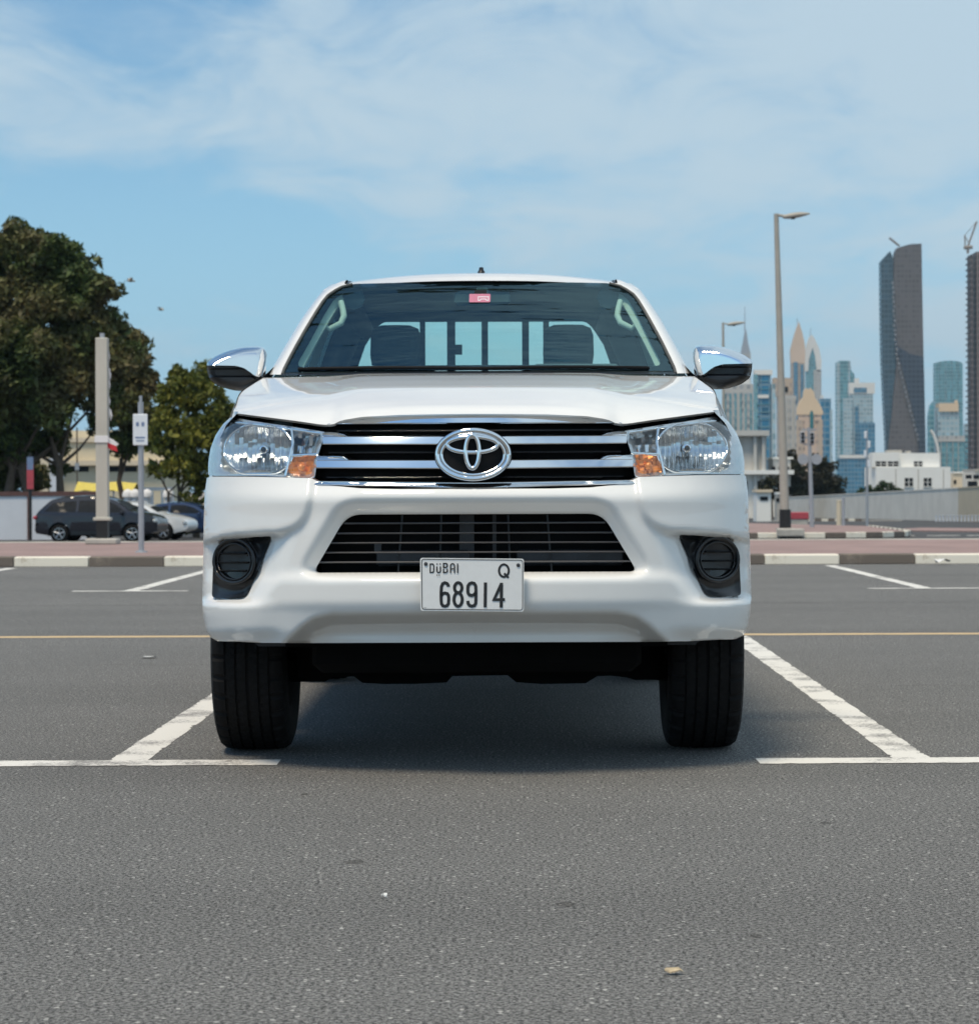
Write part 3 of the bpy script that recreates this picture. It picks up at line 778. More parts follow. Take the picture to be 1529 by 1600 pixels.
def top_z(y): return np.interp(y, EY, EZ)

# --- bonnet
FX = [0, .12, .24, .36, .43, .462, .50, .57, .69, .80]
FY = [.075, .076, .081, .094, .115, .140, .158, .20, .285, .40]
FZ = [1.137, 1.1365, 1.135, 1.130, 1.120, 1.106, 1.108, 1.119, 1.136, 1.152]
def zc(y): return smo(y, [.07, .13, .22, .4, .7, 1.0, 1.25], [1.137, 1.168, 1.19, 1.223, 1.262, 1.297, 1.323])
rows = []
NS, NTT = 44, 40
for j in range(NTT + 1):
    t = (j / NTT) ** 1.5; r_ = []
    for i in range(NS + 1):
        s = i / NS
        xf = s * .80; yf = np.interp(xf, FX, FY); zf = np.interp(xf, FX, FZ)
        yr = 1.20 + .085 * s * s
        y = yf + (yr - yf) * t
        xe = float(side_x(y, top_z(y))) if y > .4 else .80 * (1 - .0 * y)
        xe_f = .80; xe = float(side_x(max(y, .40), top_z(max(y, .40))))
        x = s * xe
        ze = float(top_z(y)); z = float(zc(y)) + (ze - float(zc(y))) * s ** 3.2
        pl = .275 - .03 * (y / 1.2)
        z += .016 * float(sst(-.09, .05, (.43 + .06 * (y - .6)) - x)) * float(sst(.10, .5, y)) * (1 - .55 * float(sst(.9, 1.2, y))) - .006
        z0 = float(zc(yf)) + (float(top_z(yf)) - float(zc(yf))) * s ** 3.2 - .006 + .016 * float(sst(-.09, .05, (.43 + .06 * (yf - .6)) - xf)) * float(sst(.10, .5, yf))
        z += (zf - z0) * math.exp(-t / .09)
        r_.append((x, y, z))
    rows.append(r_)
mb = MB(); mb.grid([[(-p[0], p[1], p[2]) for p in r_[:0:-1]] + r_ for r_ in rows])
bonnet_me = mb.mesh('bonnet', True)
bmx = bmesh.new(); bmx.from_mesh(bonnet_me)
if sum(f.normal.z for f in bmx.faces) < 0: bmesh.ops.reverse_faces(bmx, faces=bmx.faces)
ed = [e for e in bmx.edges if e.is_boundary and all(v.co.y < 1.1 and abs(v.co.x) < .785 for v in e.verts)]
g = bmesh.ops.extrude_edge_only(bmx, edges=ed)['geom']
for v in g:
    if isinstance(v, bmesh.types.BMVert): v.co += Vector((0, .03, -.006))
bm_obj('bonnet', bmx, 'white_paint', truck, 50)

# --- windscreen, its black border, A pillars
WPY = [443, 447, 457, 470, 485, 507, 530, 555, 581]
WDX = [200, 216, 235, 245.5, 255, 268, 281, 294, 306.5]
SPY = [434, 436, 442, 452, 470, 497, 540, 570, 590]
SDX = [200, 213, 232, 247, 261, 280, 305, 322, 333]
def ws_y(dx, py): return 1.24 + (580 - py) * .00545 + .10 * (np.asarray(dx) / 300) ** 2
wo = [(0, 578.5), (150, 579), (240, 580)] + [(np.interp(p, WPY, WDX), p) for p in (580.5, 565, 550, 530, 507, 485, 470, 457, 449)] + [(206, 444), (195, 442.6), (120, 441), (0, 440)]
wi = rnd([(0, 570), (150, 570.5), (287, 573, 14), (266, 535), (244, 492), (226, 462, 14), (188, 449, 10), (110, 446.5), (0, 446)])
P, T = cdt(wo, [], 12)
bm_obj('windscreen', surface([M(p[0], p[1], float(ws_y(*p)) + .004) for p in P], T, (0, -1, 0), True), 'windscreen_glass', truck, 60)
band = wo[:-1] + [wo[-1]] + wi[::-1]
P, T = cdt(rnd([(q[0], q[1]) for q in wo] + list(reversed(wi))), [], 8)
bm_obj('windscreen_border', surface([M(p[0], p[1], float(ws_y(*p)) + .007) for p in P], T, (0, -1, 0), True), 'frit_black', truck, 60)
# A pillars: from the screen's edge round to the doors
pys = [443, 447, 452, 460, 470, 485, 500, 520, 540, 560, 575, 584]
for side in (-1, 1):
    rows = []
    for py in pys:
        a = np.interp(py, WPY, WDX) + 2.2; b = max(np.interp(py, SPY, SDX), a + 6); r_ = []
        for k in range(9):
            u = k / 8; dx = a + (b - a) * (1 - (1 - u) ** 1.7); y = float(ws_y(a, py)) - .010 + .17 * u ** 2.2
            r_.append(M(dx, py, y, side))
        rows.append(r_)
    mb = MB(); mb.grid(rows); ob = mb.build('a_pillar', 'white_paint', truck, smooth=60)
    if ob.data.polygons[0].normal.y > 0: ob.data.flip_normals()
    mb = MB(); mb.tube([M(float(np.interp(py, WPY, WDX)) + .6, py, float(ws_y(np.interp(py, WPY, WDX), py)) - .006, side) for py in pys], .0055, 6); mb.build('screen_gasket', 'gasket', truck, smooth=60)
# cowl and wipers
mb = MB()
r1 = [M(dx, 579.5 + 1.5 * (dx / 306) ** 2, 1.225 + .09 * (dx / 300) ** 2, s_) for s_, dx in [(-1, d) for d in (306, 250, 200, 150, 100, 50)] + [(1, d) for d in (0, 50, 100, 150, 200, 250, 306)]]
mb.grid([[(p[0], p[1] - .05, p[2] - .012) for p in r1], [(p[0], p[1] + .05, p[2] + .003) for p in r1]])
mb.build('cowl', 'black_plastic', truck)
for a, b in ((-.66, .03), (.0, .62)):
    mb = MB(); pts = []
    for i in range(9):
        x = a + (b - a) * i / 8; dx = abs(x) * F / 8.65; py = 575.5 - 1.6 * math.sin(math.pi * i / 8)
        q = M(dx, py, float(ws_y(dx, py)) - .016, 1 if x >= 0 else -1); pts.append((x, q[1], q[2]))
    mb.tube(pts, .007, 6); mb.build('wiper', 'matte_black', truck, smooth=60)

# --- roof
def roof_z(y): return smo(y, [1.99, 2.04, 2.12, 2.3, 2.6, 2.9, 3.2, 3.36], [1.718, 1.742, 1.762, 1.78, 1.789, 1.787, 1.772, 1.735])
rows = []
for j in range(31):
    t = j / 30; r_ = []
    for i in range(-20, 21):
        s = abs(i) / 20; x = s * .525 * (1 if i >= 0 else -1)
        y0 = 1.992 + .065 * s * s; y = y0 + (3.40 - y0) * t ** 1.3
        yc = 1.992 + (3.40 - 1.992) * t ** 1.3
        ze = np.interp(y, [2.05, 2.12, 2.25, 3.2, 3.4], [1.705, 1.724, 1.741, 1.735, 1.70])
        z = float(roof_z(yc)); z = z + (float(ze) - z) * s ** 2.6
        r_.append((x, y, z))
    rows.append(r_)
mb = MB(); mb.grid(rows); ob = mb.build('roof', 'white_paint', truck, smooth=60)
if sum(p.normal.z for p in ob.data.polygons) < 0: ob.data.flip_normals()
for s_ in (-1, 1):
    mb = MB(); mb.tube([(s_ * x, y, z) for x, y, z in ((.521, 2.035, 1.680), (.527, 2.065, 1.693), (.530, 2.13, 1.716), (.532, 2.25, 1.734), (.532, 3.2, 1.727), (.53, 3.38, 1.69))], .012, 8)
    mb.build('roof_channel', 'black_plastic', truck, smooth=60)
    # rail between roof and doors
    rows = []
    for y in (2.03, 2.06, 2.10, 2.16, 2.25, 2.5, 2.9, 3.2, 3.3, 3.4):
        zt = float(np.interp(y, [2.03, 2.06, 2.12, 2.25, 3.2, 3.4], [1.690, 1.712, 1.735, 1.749, 1.741, 1.704])); r_ = []
        za = float(np.interp(y, [2.03, 2.12, 2.25, 3.25, 3.4], [1.688, 1.715, 1.735, 1.732, 1.698]))
        xo = float(side_x(y, za))
        for k in range(6):
            u = k / 5; r_.append((s_ * (.54 + (xo - .54) * u), y, zt + (za - zt) * u ** 2))
        rows.append(r_)
    mb = MB(); mb.grid(rows); ob = mb.build('roof_rail', 'white_paint', truck, smooth=60)
    if sum(p.normal.z for p in ob.data.polygons) < 0: ob.data.flip_normals()
# antenna foot on the roof
mb = MB(); mb.lathe([(0, .021), (.012, .020), (.026, .015), (.034, .010), (.044, .009), (.046, .004)], 14, 'Z', (-.005, 2.62, 1.787))
mb.build('antenna_foot', 'black_plastic', truck, smooth=50)

# --- body sides
def arch(cy, cz, r, a0, a1, n=20): return [(cy + r * math.cos(R(a0 + (a1 - a0) * i / n)), cz + r * math.sin(R(a0 + (a1 - a0) * i / n))) for i in range(n + 1)]
apil = []
for py in (575, 560, 540, 520, 500, 485, 470, 460, 452, 447):
    a = float(np.interp(py, WPY, WDX)); y = float(ws_y(a, py)) + .15
    apil.append((y, HC + (CY - py) * (D0 + y) / F))
cab = [(.505, .93), (.48, 1.0), (.45, 1.08), (.40, 1.15), (.55, 1.185), (.70, 1.21), (.95, 1.253), (1.15, 1.288), (1.28, 1.312)] + apil[1:] + \
      [(2.16, 1.726), (2.25, 1.736), (3.25, 1.732), (3.38, 1.70), (3.47, 1.55), (3.49, 1.25), (3.49, .45), (1.42, .42)] + arch(.94, .355, .46, 5, 168) + [(.505, .55)]
win1 = rnd([(1.53, 1.30, .02), (2.40, 1.305, .03), (2.40, 1.66, .04), (2.13, 1.662, .05), (1.9, 1.565)])
win2 = rnd([(2.50, 1.305, .03), (3.26, 1.315, .05), (3.22, 1.64, .06), (2.50, 1.66, .04)])
bed = [(3.52, .45), (3.52, 1.23), (5.22, 1.215), (5.27, 1.18), (5.27, .62), (4.6, .52)] + arch(4.03, .355, .44, 18, 170) + []
def flat_side(poly, holes, step, name, mat, off=0.0, parent=truck):
    obs = []
    P, T = cdt(poly, holes, step)
    x = side_x(P[:, 0], P[:, 1]) - off
    # swelling over the wheel arches and the waist crease
    for cy in (.94, 4.03):
        d = np.hypot(P[:, 0] - cy, P[:, 1] - .355); x = x + .018 * (1 - sst(.44, .56, d)) * (P[:, 1] > .3) * (off == 0)
    for s_ in (-1, 1):
        bm = surface([(s_ * a, p[0], p[1]) for a, p in zip(x, P)], T, (s_, 0, 0), False, None)
        obs.append(bm_obj(name, bm, mat, parent, 50))
    return obs
flat_side(cab, [win1, win2], .05, 'cab_side', 'white_paint')
flat_side(bed, [], .06, 'cargo_bed', 'white_paint')
flat_side(win1, [], .05, 'side_window', 'side_glass', .004); flat_side(win2, [], .05, 'side_window', 'side_glass', .004)
mb = MB()
for s_ in (-1, 1):
    for ys in (2.45, 3.40):
        pts = [(s_ * (float(side_x(ys, z)) + .001), ys - (.28 if ys > 3 and z < .85 else 0) * (1 if z < .85 else 0), z) for z in (.48, .7, .85, 1.0, 1.15, 1.28)]
        mb = MB(); mb.tube(pts, .004, 4); mb.build('door_seam', 'matte_black', truck)
    mb = MB(); mb.tube([(s_ * (float(side_x(1.5, z)) + .001), 1.5, z) for z in (.48, .8, 1.0, 1.2, 1.28)], .004, 4); mb.build('door_seam', 'matte_black', truck)
for s_ in (-1, 1):
    for ys in (2.28, 3.2):
        mb = MB(); x = float(side_x(ys, 1.1)); mb.tube([(s_ * (x - .005), ys - .1, 1.09), (s_ * (x + .035), ys - .08, 1.09), (s_ * (x + .035), ys + .08, 1.09), (s_ * (x - .005), ys + .1, 1.09)], .012, 8); mb.build('door_handle', 'white_paint', truck, smooth=50)
# bed: front wall, floor, tailgate, inner sides
mb = MB()
mb.box((0, 3.56, .93), (1.66, .04, .56)); mb.box((0, 4.4, .68), (1.6, 1.68, .04)); mb.box((0, 5.235, .93), (1.62, .05, .56))
mb.build('bed_box', 'white_paint', truck)
mb = MB()
for s_ in (-1, 1): MB().box((s_ * .80, 4.38, 1.2), (.06, 1.66, .03)).build('bed_rail', 'black_plastic', truck)
# cab rear wall with its window
RW = rnd([(0, 1.40), (.60, 1.40, .03), (.567, 1.461), (.535, 1.55), (.487, 1.625, .04), (.455, 1.655, .02), (0, 1.655)])
ro = [(0, .9), (.86, .9), (.83, 1.2), (.75, 1.36), (.70, 1.5), (.62, 1.66), (.52, 1.715), (0, 1.76)]
P, T = cdt(ro, [RW], .06)
bm_obj('cab_rear_wall', surface([(p[0], 3.35 + .10 * (1.7 - p[1]) - .03 * p[0] ** 2, p[1]) for p in P], T, (0, 1, 0), True), 'white_paint', truck, 40)
P, T = cdt(RW, [], .08)
rwin = bm_obj('rear_window', surface([(p[0], 3.352 + .10 * (1.7 - p[1]) - .03 * p[0] ** 2, p[1]) for p in P], T, (0, -1, 0), True), 'rear_glass', truck, 40)
for xa, xb in ((-.290, -.266), (-.168, -.131), (-.013, .016), (.169, .200), (.264, .290)):
    mb = MB(); mb.box(((xa + xb) / 2, 3.357, 1.53), (xb - xa, .02, .275)); mb.build('window_divider', 'matte_black', rwin)
mb = MB(); mb.box((-.118, 3.345, 1.53), (.036, .02, .045)); mb.build('latch', 'matte_black', rwin)

# --- cabin
mb = MB()
rows = []
for y, z in ((1.27, 1.325), (1.40, 1.335), (1.55, 1.33), (1.70, 1.30), (1.75, 1.1), (1.72, .8)):
    rows.append([(x, y + .05 * abs(x), z - .02 * abs(x)) for x in (-.72, -.5, -.2, 0, .2, .5, .72)])
mb.grid(rows); mb.box((.36, 1.62, 1.345), (.34, .2, .05), ch=.02)
mb.build('dashboard', 'cabin_dark', truck, smooth=50)
mb = MB(); mb.box((0, 2.35, .62), (1.6, 2.1, .04)); mb.build('cabin_floor', 'cabin_dark', truck)
P, T = cdt([(0, 2.03), (.50, 2.10), (.56, 2.3), (.56, 3.25), (0, 3.3)], [], .12)
bm_obj('headliner', surface([(p[0], p[1], float(np.interp(p[1], [2.0, 2.1, 2.3, 3.3], [1.69, 1.715, 1.73, 1.70])) - .05 * p[0] ** 2) for p in P], T, (0, 0, -1), True), 'trim_beige', truck, 40)
for s_ in (-1, 1):
    # header lining over the doors
    mb = MB(); mb.tube([(s_ * x, y, z) for x, y, z in ((.50, 2.02, 1.655), (.545, 2.2, 1.675), (.56, 2.6, 1.68), (.555, 3.1, 1.67), (.54, 3.3, 1.62))], .045, 8); mb.build('door_header', 'cabin_dark', truck, smooth=60)
    mb = MB(); mb.tube([(s_ * .575, 3.30, 1.68), (s_ * .66, 3.32, 1.48), (s_ * .74, 3.34, 1.28)], .06, 8); mb.build('rear_pillar_trim', 'cabin_dark', truck, smooth=60)
    mb = MB(); mb.grid([[(s_ * .79, y, z) for y in np.linspace(1.4, 3.3, 8)] for z in (.7, 1.0, 1.2, 1.285)]); mb.grid([[(s_ * .79, y, 1.285) for y in np.linspace(1.4, 3.3, 8)], [(s_ * .72, y, 1.29) for y in np.linspace(1.4, 3.3, 8)]]); mb.build('door_card', 'cabin_dark', truck)
    # inner pillar trims
    rows = []
    for py in (456, 470, 485, 500, 520, 540, 560, 572):
        a = float(np.interp(py, WPY, WDX)) - 11; y = float(ws_y(a, py)) + .03
        rows.append([M(a + 4, py, y, s_), M(a - 9, py, y + .03, s_), M(a - 17, py, y + .06, s_), M(a - 19, py, y + .14, s_)])
    mb = MB(); mb.grid(rows); mb.build('pillar_trim', 'trim_beige', truck, smooth=60)
    mb = MB(); mb.tube([(s_ * x, y, z) for x, y, z in ((.525, 1.93, 1.62), (.545, 1.94, 1.635), (.535, 1.91, 1.60), (.530, 1.88, 1.575), (.540, 1.85, 1.545), (.585, 1.83, 1.52), (.605, 1.82, 1.54))][1:], .0125, 8)
    mb.build('grab_handle', 'trim_beige', truck, smooth=60)
    mb = MB(); mb.grid([[(s_ * (float(side_x(2.45, z)) - .035), 2.38, z), (s_ * (float(side_x(2.45, z)) - .06), 2.45, z), (s_ * (float(side_x(2.45, z)) - .035), 2.52, z)] for z in (1.2, 1.3, 1.4, 1.5, 1.6, 1.68)])
    mb.build('door_pillar_trim', 'trim_beige', truck, smooth=60)
    # front seats: squab back and head restraint
    st = bpy.data.objects.new('front_seat', None); st.empty_display_size = .1
    cxs = s_ * .352
    rows = []
    for z, hw, y, th in ((.78, .25, 2.15, .10), (1.0, .26, 2.22, .11), (1.2, .25, 2.29, .10), (1.34, .21, 2.34, .08), (1.395, .15, 2.36, .05), (1.41, .05, 2.36, .02)):
        rows.append([(cxs + hw * math.cos(a) * abs(math.cos(a)) ** -.35 if abs(math.cos(a)) > 1e-6 else cxs, y + th * math.sin(a), z) for a in np.linspace(0, 2 * math.pi, 25)])
    mb = MB(); mb.grid(rows); mb.box((cxs, 1.95, .78), (.50, .5, .14), ch=.04)
    so = mb.build('front_seat', 'seat_fabric', truck, smooth=60)
    bpy.data.objects.remove(st)
    mb = MB(); n = 25; rows = []
    for z, hw, th in ((1.405, .07, .03), (1.41, .098, .05), (1.45, .104, .06), (1.53, .102, .058), (1.558, .092, .05), (1.571, .06, .03), (1.573, .01, .01)):
        rows.append([(cxs + hw * (abs(math.cos(a)) ** .45) * (1 if math.cos(a) >= 0 else -1), 2.36 + th * (abs(math.sin(a)) ** .6) * (1 if math.sin(a) >= 0 else -1), z) for a in np.linspace(0, 2 * math.pi, n)])
    mb.grid(rows)
    for d in (-.04, .04): mb.tube([(cxs + d, 2.36, 1.36), (cxs + d, 2.36, 1.43)], .006, 6)
    mb.build('head_restraint', 'seat_fabric', so, smooth=60)
mb = MB(); mb.box((0, 3.1, 1.12), (1.35, .16, .52), ch=.05); mb.box((0, 2.85, .8), (1.35, .5, .14), ch=.04); mb.build('rear_bench', 'seat_fabric', truck, smooth=40)
mb = MB()
c = Vector((.36, 1.78, 1.235)); ax = Vector((0, -.55, .83)).normalized(); u = Vector((1, 0, 0)); v = ax.cross(u)
mb.tube([c + u * .185 * math.cos(a) + v * .185 * math.sin(a) for a in np.linspace(0, 2 * math.pi, 33)[:-1]], .014, 8, closed=True)
mb.tube([c - u * .18, c + ax * -.03, c + u * .18], .016, 6)
mb.build('steering_wheel', 'cabin_dark', truck, smooth=60)
# inner mirror and sticker
mb = MB(); q = M(2, 470, 1.95); mb.box((q[0], q[1] + .06, q[2] + .015), (.22, .03, .055), ch=.012); mb.box((q[0], q[1] + .04, q[2] + .035), (.045, .04, .04))
mb.build('rear_view_mirror', 'cabin_dark', truck, smooth=30)
cs = 751.5
def on_screen(px, py, o): return M(abs(px - cs), py, float(ws_y(abs(px - cs), py)) - o, 1 if px >= cs else -1)
mb = MB(); mb.add([on_screen(*p, .001) for p in rnd([(734, 459, 1), (767, 459, 2), (767, 472, 2), (734, 472, 1)], 3)], [tuple(range(14 if False else len(rnd([(734, 459, 1), (767, 459, 2), (767, 472, 2), (734, 472, 1)], 3))))])
stk = mb.build('windscreen_sticker', 'sticker_pink', truck)
mb = MB()
for q in ribbon([(748, 463.5), (764, 463.5), (764, 469), (761, 469), (760, 467), (752, 467), (751, 469), (748, 469)], 1.2, True): mb.add([on_screen(p.x, p.y, .002) for p in q], [(0, 1, 2, 3)])
mb.build('sticker_mark', 'sticker_white', stk)
mb = MB(); mb.add([on_screen(*p, .001) for p in ((742, 453), (761, 453), (761, 458.4), (742, 458.4))], [(0, 1, 2, 3)]); mb.build('sensor_patch', 'matte_black', truck)

# --- grille
P, T = cdt([(0, 655), (225, 657), (242, 690), (254, 742), (232, 756), (0, 760)], [], 12)
bm_obj('grille_backing', surface([M(p[0], p[1], y + .085) for p, y in zip(P, nose(P[:, 0], P[:, 1]))], T, (0, -1, 0), True), 'matte_black', truck, 40)
def gp(dx, py, o, side): return M(dx, py, float(nose(np.array(dx * 1.), np.array(py * 1.))) + o, side)
def bar(name, st, mat, n=34, parent=truck):
    """st(dx) -> list of (py, offset) down the bar's face; from the middle out to both ends"""
    mb = MB(); dmax = st(-1)
    cols = []
    for i in range(-n, n + 1):
        dx = dmax * (abs(i) / n); s_ = 1 if i >= 0 else -1
        cols.append([gp(dx, py, o, s_) for py, o in st(dx)])
    mb.grid(cols)
    ob = mb.build(name, mat, parent, smooth=38)
    if sum(p.normal.y for p in ob.data.polygons) > 0: ob.data.flip_normals()
    return ob
def hood_trim(dx):
    if dx < 0: return 230.0
    t = np.interp(dx, [0, 120, 195, 215, 230], [645.5, 646.5, 650, 655, 661.5]); b = 661.5
    h = b - t
    return [(t - 1, .030), (t + h * .10, .003), (t + h * .5, -.0025 + .0005 * h), (t + h * .9, -.0062 + .0009 * h), (b, -.0045 + .001 * h), (b + 1.2, .004 + .001 * h), (b + 1.2, .05)]
bar('bonnet_trim', hood_trim, 'chrome')
def make_bar(ti, to, bi, bo, dm, d1, d2):
    def f(dx):
        if dx < 0: return float(dm)
        t = ti + (to - ti) * float(sst(d1, d2, dx)); b = bi + (bo - bi) * (dx / dm); m = ti + 3.4 + (bo - bi) * (dx / dm) * .5
        if t > m - 1: t = m - 1
        return [(t, .055), (t + .3, .020), (t + (m - t) * .5, .008), (m, .0), (m + .8, .002), (m + (b - m) * .2, .0006), (m + (b - m) * .85, -.0052), (b - .5, -.0035), (b, .004), (b + .4, .03), (b + .4, .06)]
    return f
bar('grille_bar', make_bar(678, 673, 695, 694, 237, 190, 212), 'chrome', 60)
bar('grille_bar', make_bar(715.5, 708, 733, 731, 247, 184, 210), 'chrome', 60)
bar('grille_bar', make_bar(750.5, 745, 763.4, 756.5, 254, 176, 206), 'chrome', 60)
for py, hw in ((672, 216), (706, 228), (745, 232)):
    def f(dx, py=py, hw=hw):
        if dx < 0: return float(hw)
        return [(py - 1, .06), (py - 1, .028), (py + 1, .026), (py + 1.4, .06)]
    bar('grille_slat', f, 'black_plastic', 12)
# emblem: dark oval plate with three crossing ellipses in chrome
ecx, ecy = 739 - 741, 710
def ep(u, v, o): return ((ecx + u) * (D0 + .03) / F, .036 - .006 + o + .00002 * (u * u) / 3, HC + (CY - ecy - v) * (D0 + .03) / F)
mb = MB()
n = 48
for a, b, o in ((61, 42, .03),):
    rim = [ep(a * math.cos(t), b * math.sin(t), .035) for t in np.linspace(0, 2 * math.pi, n + 1)[:-1]]
    r2 = [ep(a * math.cos(t), b * math.sin(t), .0) for t in np.linspace(0, 2 * math.pi, n + 1)[:-1]]
    r3 = [ep((a - 3) * math.cos(t), (b - 3) * math.sin(t), -.006) for t in np.linspace(0, 2 * math.pi, n + 1)[:-1]]
    mb.add(rim + r2 + r3, [(i, (i + 1) % n, n + (i + 1) % n, n + i) for i in range(n)] + [(n + i, n + (i + 1) % n, 2 * n + (i + 1) % n, 2 * n + i) for i in range(n)] + [tuple(range(2 * n, 3 * n))])
emb = mb.build('emblem', 'matte_black', truck, smooth=40)
def ell(cu, cv, a, b, r, o, fl=(1, .7), nn=56): 
    m_ = MB(); m_.tube([ep(cu + a * math.cos(t), cv + b * math.sin(t), o) for t in np.linspace(0, 2 * math.pi, nn + 1)[:-1]], r, 8, closed=True, flat=fl); return m_
ell(0, 0, 55.5, 37.5, .0078, -.010).build('outer_ring', 'chrome', emb, smooth=60)
ell(0, 0, 49, 31.5, .0052, -.010).build('inner_ring', 'chrome', emb, smooth=60)
ell(-1, -15.5, 39, 12, .0068, -.013).build('wide_oval', 'chrome', emb, smooth=60)
ell(-1, -4.5, 10.5, 26, .0068, -.015).build('tall_oval', 'chrome', emb, smooth=60)

# --- headlights
HL = [(382.5, 650), (344, 657), (289, 665), (233, 674), (238, 690), (244, 708), (250, 746), (286, 744.5), (343, 742), (408, 742), (418.3, 741), (418.3, 722), (415, 700), (406.5, 678), (394, 660)]
HLr = rnd([(a, b, 3) for a, b in HL], 3)
def hs(dx, py): return float(nose(np.array(min(dx, 416) * 1.), np.array(py * 1.)))
rng = random.Random(5)
for side in (-1, 1):
    P, T = cdt(HLr, [], 6)
    d = pdist(P, HLr)
    y = nose(P[:, 0], P[:, 1]) + .016 + .10 * sst(3, 16, d) * (1 - .85 * sst(382, 402, P[:, 0]))
    hl = bm_obj('headlight', surface([M(p[0], p[1], q, side) for p, q in zip(P, y)], T, (0, -1, 0), False), 'lamp_housing', truck, 50)
    y = nose(P[:, 0], P[:, 1]) + .004 - .006 * sst(0, 20, d)
    bm_obj('lens', surface([M(p[0], p[1], q, side) for p, q in zip(P, y)], T, (0, -1, 0), False, (0, .012, 0)), 'lamp_lens', hl, 60)
    # main reflector: a bowl pressed into upright flutes
    def bowl(u, v):
        dx = 337 + 54 * u; py = 702 + 41 * v
        if dx < 285: dx = 285 + (dx - 285) * .06
        if py > 739: py = 739
        if py < 664 + (dx - 285) * -.04: py = 664 + (dx - 285) * -.04
        return dx, py
    mb = MB(); nc = 15; xa, xb = 284.5, 390
    for i in range(nc):
        for seg, (v0, v1) in enumerate(((0, .36), (.36, .66), (.66, 1))):
            rows = []; tilt = rng.uniform(-.005, .005); lift = rng.uniform(-.002, .002)
            for k in range(6):
                f = k / 5; dx = xa + (xb - xa) * (i + f) / nc; u = (dx - 337) / 54; ch_ = math.sqrt(max(.01, 1 - min(1, abs(u)) ** 2.4)); r_ = []
                ta = max(702 - 41 * ch_, 664 + (dx - 285) * -.04); tb = min(702 + 41 * ch_, 739.5)
                for l in range(7):
                    v = v0 + (v1 - v0) * l / 6; py = ta + (tb - ta) * v
                    rr = min(1, u * u + ((py - 702) / 41) ** 2)
                    y = hs(dx, py) + .022 + .075 * (1 - rr) + lift * (1 - rr) + .013 * (1 - (2 * f - 1) ** 2) + tilt * (2 * l / 6 - 1) * (1 - rr)
                    r_.append(M(dx, py, y, side))
                rows.append(r_)
            mb.grid(rows)
    mb.build('reflector', 'bowl_chrome', hl, smooth=50)
    mb = MB(); mb.tube([M(*bowl(1.02 * math.cos(a), 1.02 * math.sin(a)), hs(*bowl(math.cos(a), math.sin(a))) + .018, side) for a in np.linspace(0, 2 * math.pi, 61)[:-1]], .0042, 6, closed=True)
    mb.build('reflector_rim', 'chrome', hl, smooth=60)
    q = M(330, 701, hs(330, 701) + .05, side)
    mb = MB(); mb.lathe([(-.016, .004), (-.012, .013), (0, .0155), (.03, .015), (.06, .013)], 18, 'Y', q); mb.build('bulb_cap', 'chrome', hl, smooth=50)
    mb = MB(); mb.lathe([(-.021, .003), (-.0165, .0085), (-.012, .009)], 14, 'Y', q); mb.build('bulb', 'gloss_black', hl, smooth=50)
    # high beam facets
    mb = MB(); NX, NY = 7, 3
    for i in range(NX):
        for j in range(NY):
            ua, ub = i / NX, (i + 1) / NX; va, vb = j / NY, (j + 1) / NY
            def hp(u, v):
                t = 680.5 - 3.5 * (1 - u) - 0 * u
                tl = np.interp(u, [0, 1], [282, 240 + 4 * v]); 
                return tl, np.interp(v, [0, 1], [np.interp(u, [0, 1], [670, 676]), 707])
            C = [hp(ua, va), hp(ub, va), hp(ub, vb), hp(ua, vb)]
            um, vm_ = (ua + ub) / 2 - .5, (va + vb) / 2 - .5
            dep = .03 + .06 * (1 - 2.4 * (um * um + vm_ * vm_))
            tx, ty = rng.uniform(-.009, .009), rng.uniform(-.006, .006)
            mb.add([M(p[0], p[1], hs(*p) + dep + sx_ * tx + sy_ * ty, side) for p, (sx_, sy_) in zip(C, ((-1, -1), (1, -1), (1, 1), (-1, 1)))], [(0, 1, 2, 3)])
    mb.build('high_beam_reflector', 'bowl_chrome', hl)
    # turn signal
    mb = MB(); NX, NY = 6, 4; L = [(292, 714), (247.5, 711), (252, 744), (290, 743)]
    for i in range(NX):
        for j in range(NY):
            def tp(u, v): return tuple(np.array(L[0]) * (1 - u) * (1 - v) + np.array(L[1]) * u * (1 - v) + np.array(L[2]) * u * v + np.array(L[3]) * (1 - u) * v)
            C = [tp(i / NX, j / NY), tp((i + 1) / NX, j / NY), tp((i + 1) / NX, (j + 1) / NY), tp(i / NX, (j + 1) / NY)]
            tx, ty = rng.uniform(-.005, .005), rng.uniform(-.005, .005)
            mb.add([M(p[0], p[1], hs(*p) + .03 + a_ * tx + b_ * ty, side) for p, (a_, b_) in zip(C, ((-1, -1), (1, -1), (1, 1), (-1, 1)))], [(0, 1, 2, 3)])
    sig = mb.build('turn_signal', 'amber', hl)
    q = M(271, 729, hs(271, 729) + .01, side)
    mb = MB(); mb.lathe([(-.006, .005), (0, .012), (.02, .013)], 16, 'Y', q); mb.build('signal_bulb', 'amber', hl, smooth=50)
    # bright dividers
    mb = MB(); mb.tube([M(*p, hs(*p) + .016, side) for p in ((286, 668), (283, 690), (288, 710), (296, 742))], .0045, 6); mb.tube([M(*p, hs(*p) + .018, side) for p in ((289, 711), (268, 710), (246, 709))], .005, 6)
    mb.tube([M(*p, hs(*p) + .016, side) for p in ((380, 658), (344, 662), (289, 669), (240, 676.5))], .0045, 6)
    mb.build('divider_trim', 'chrome', hl, smooth=60)

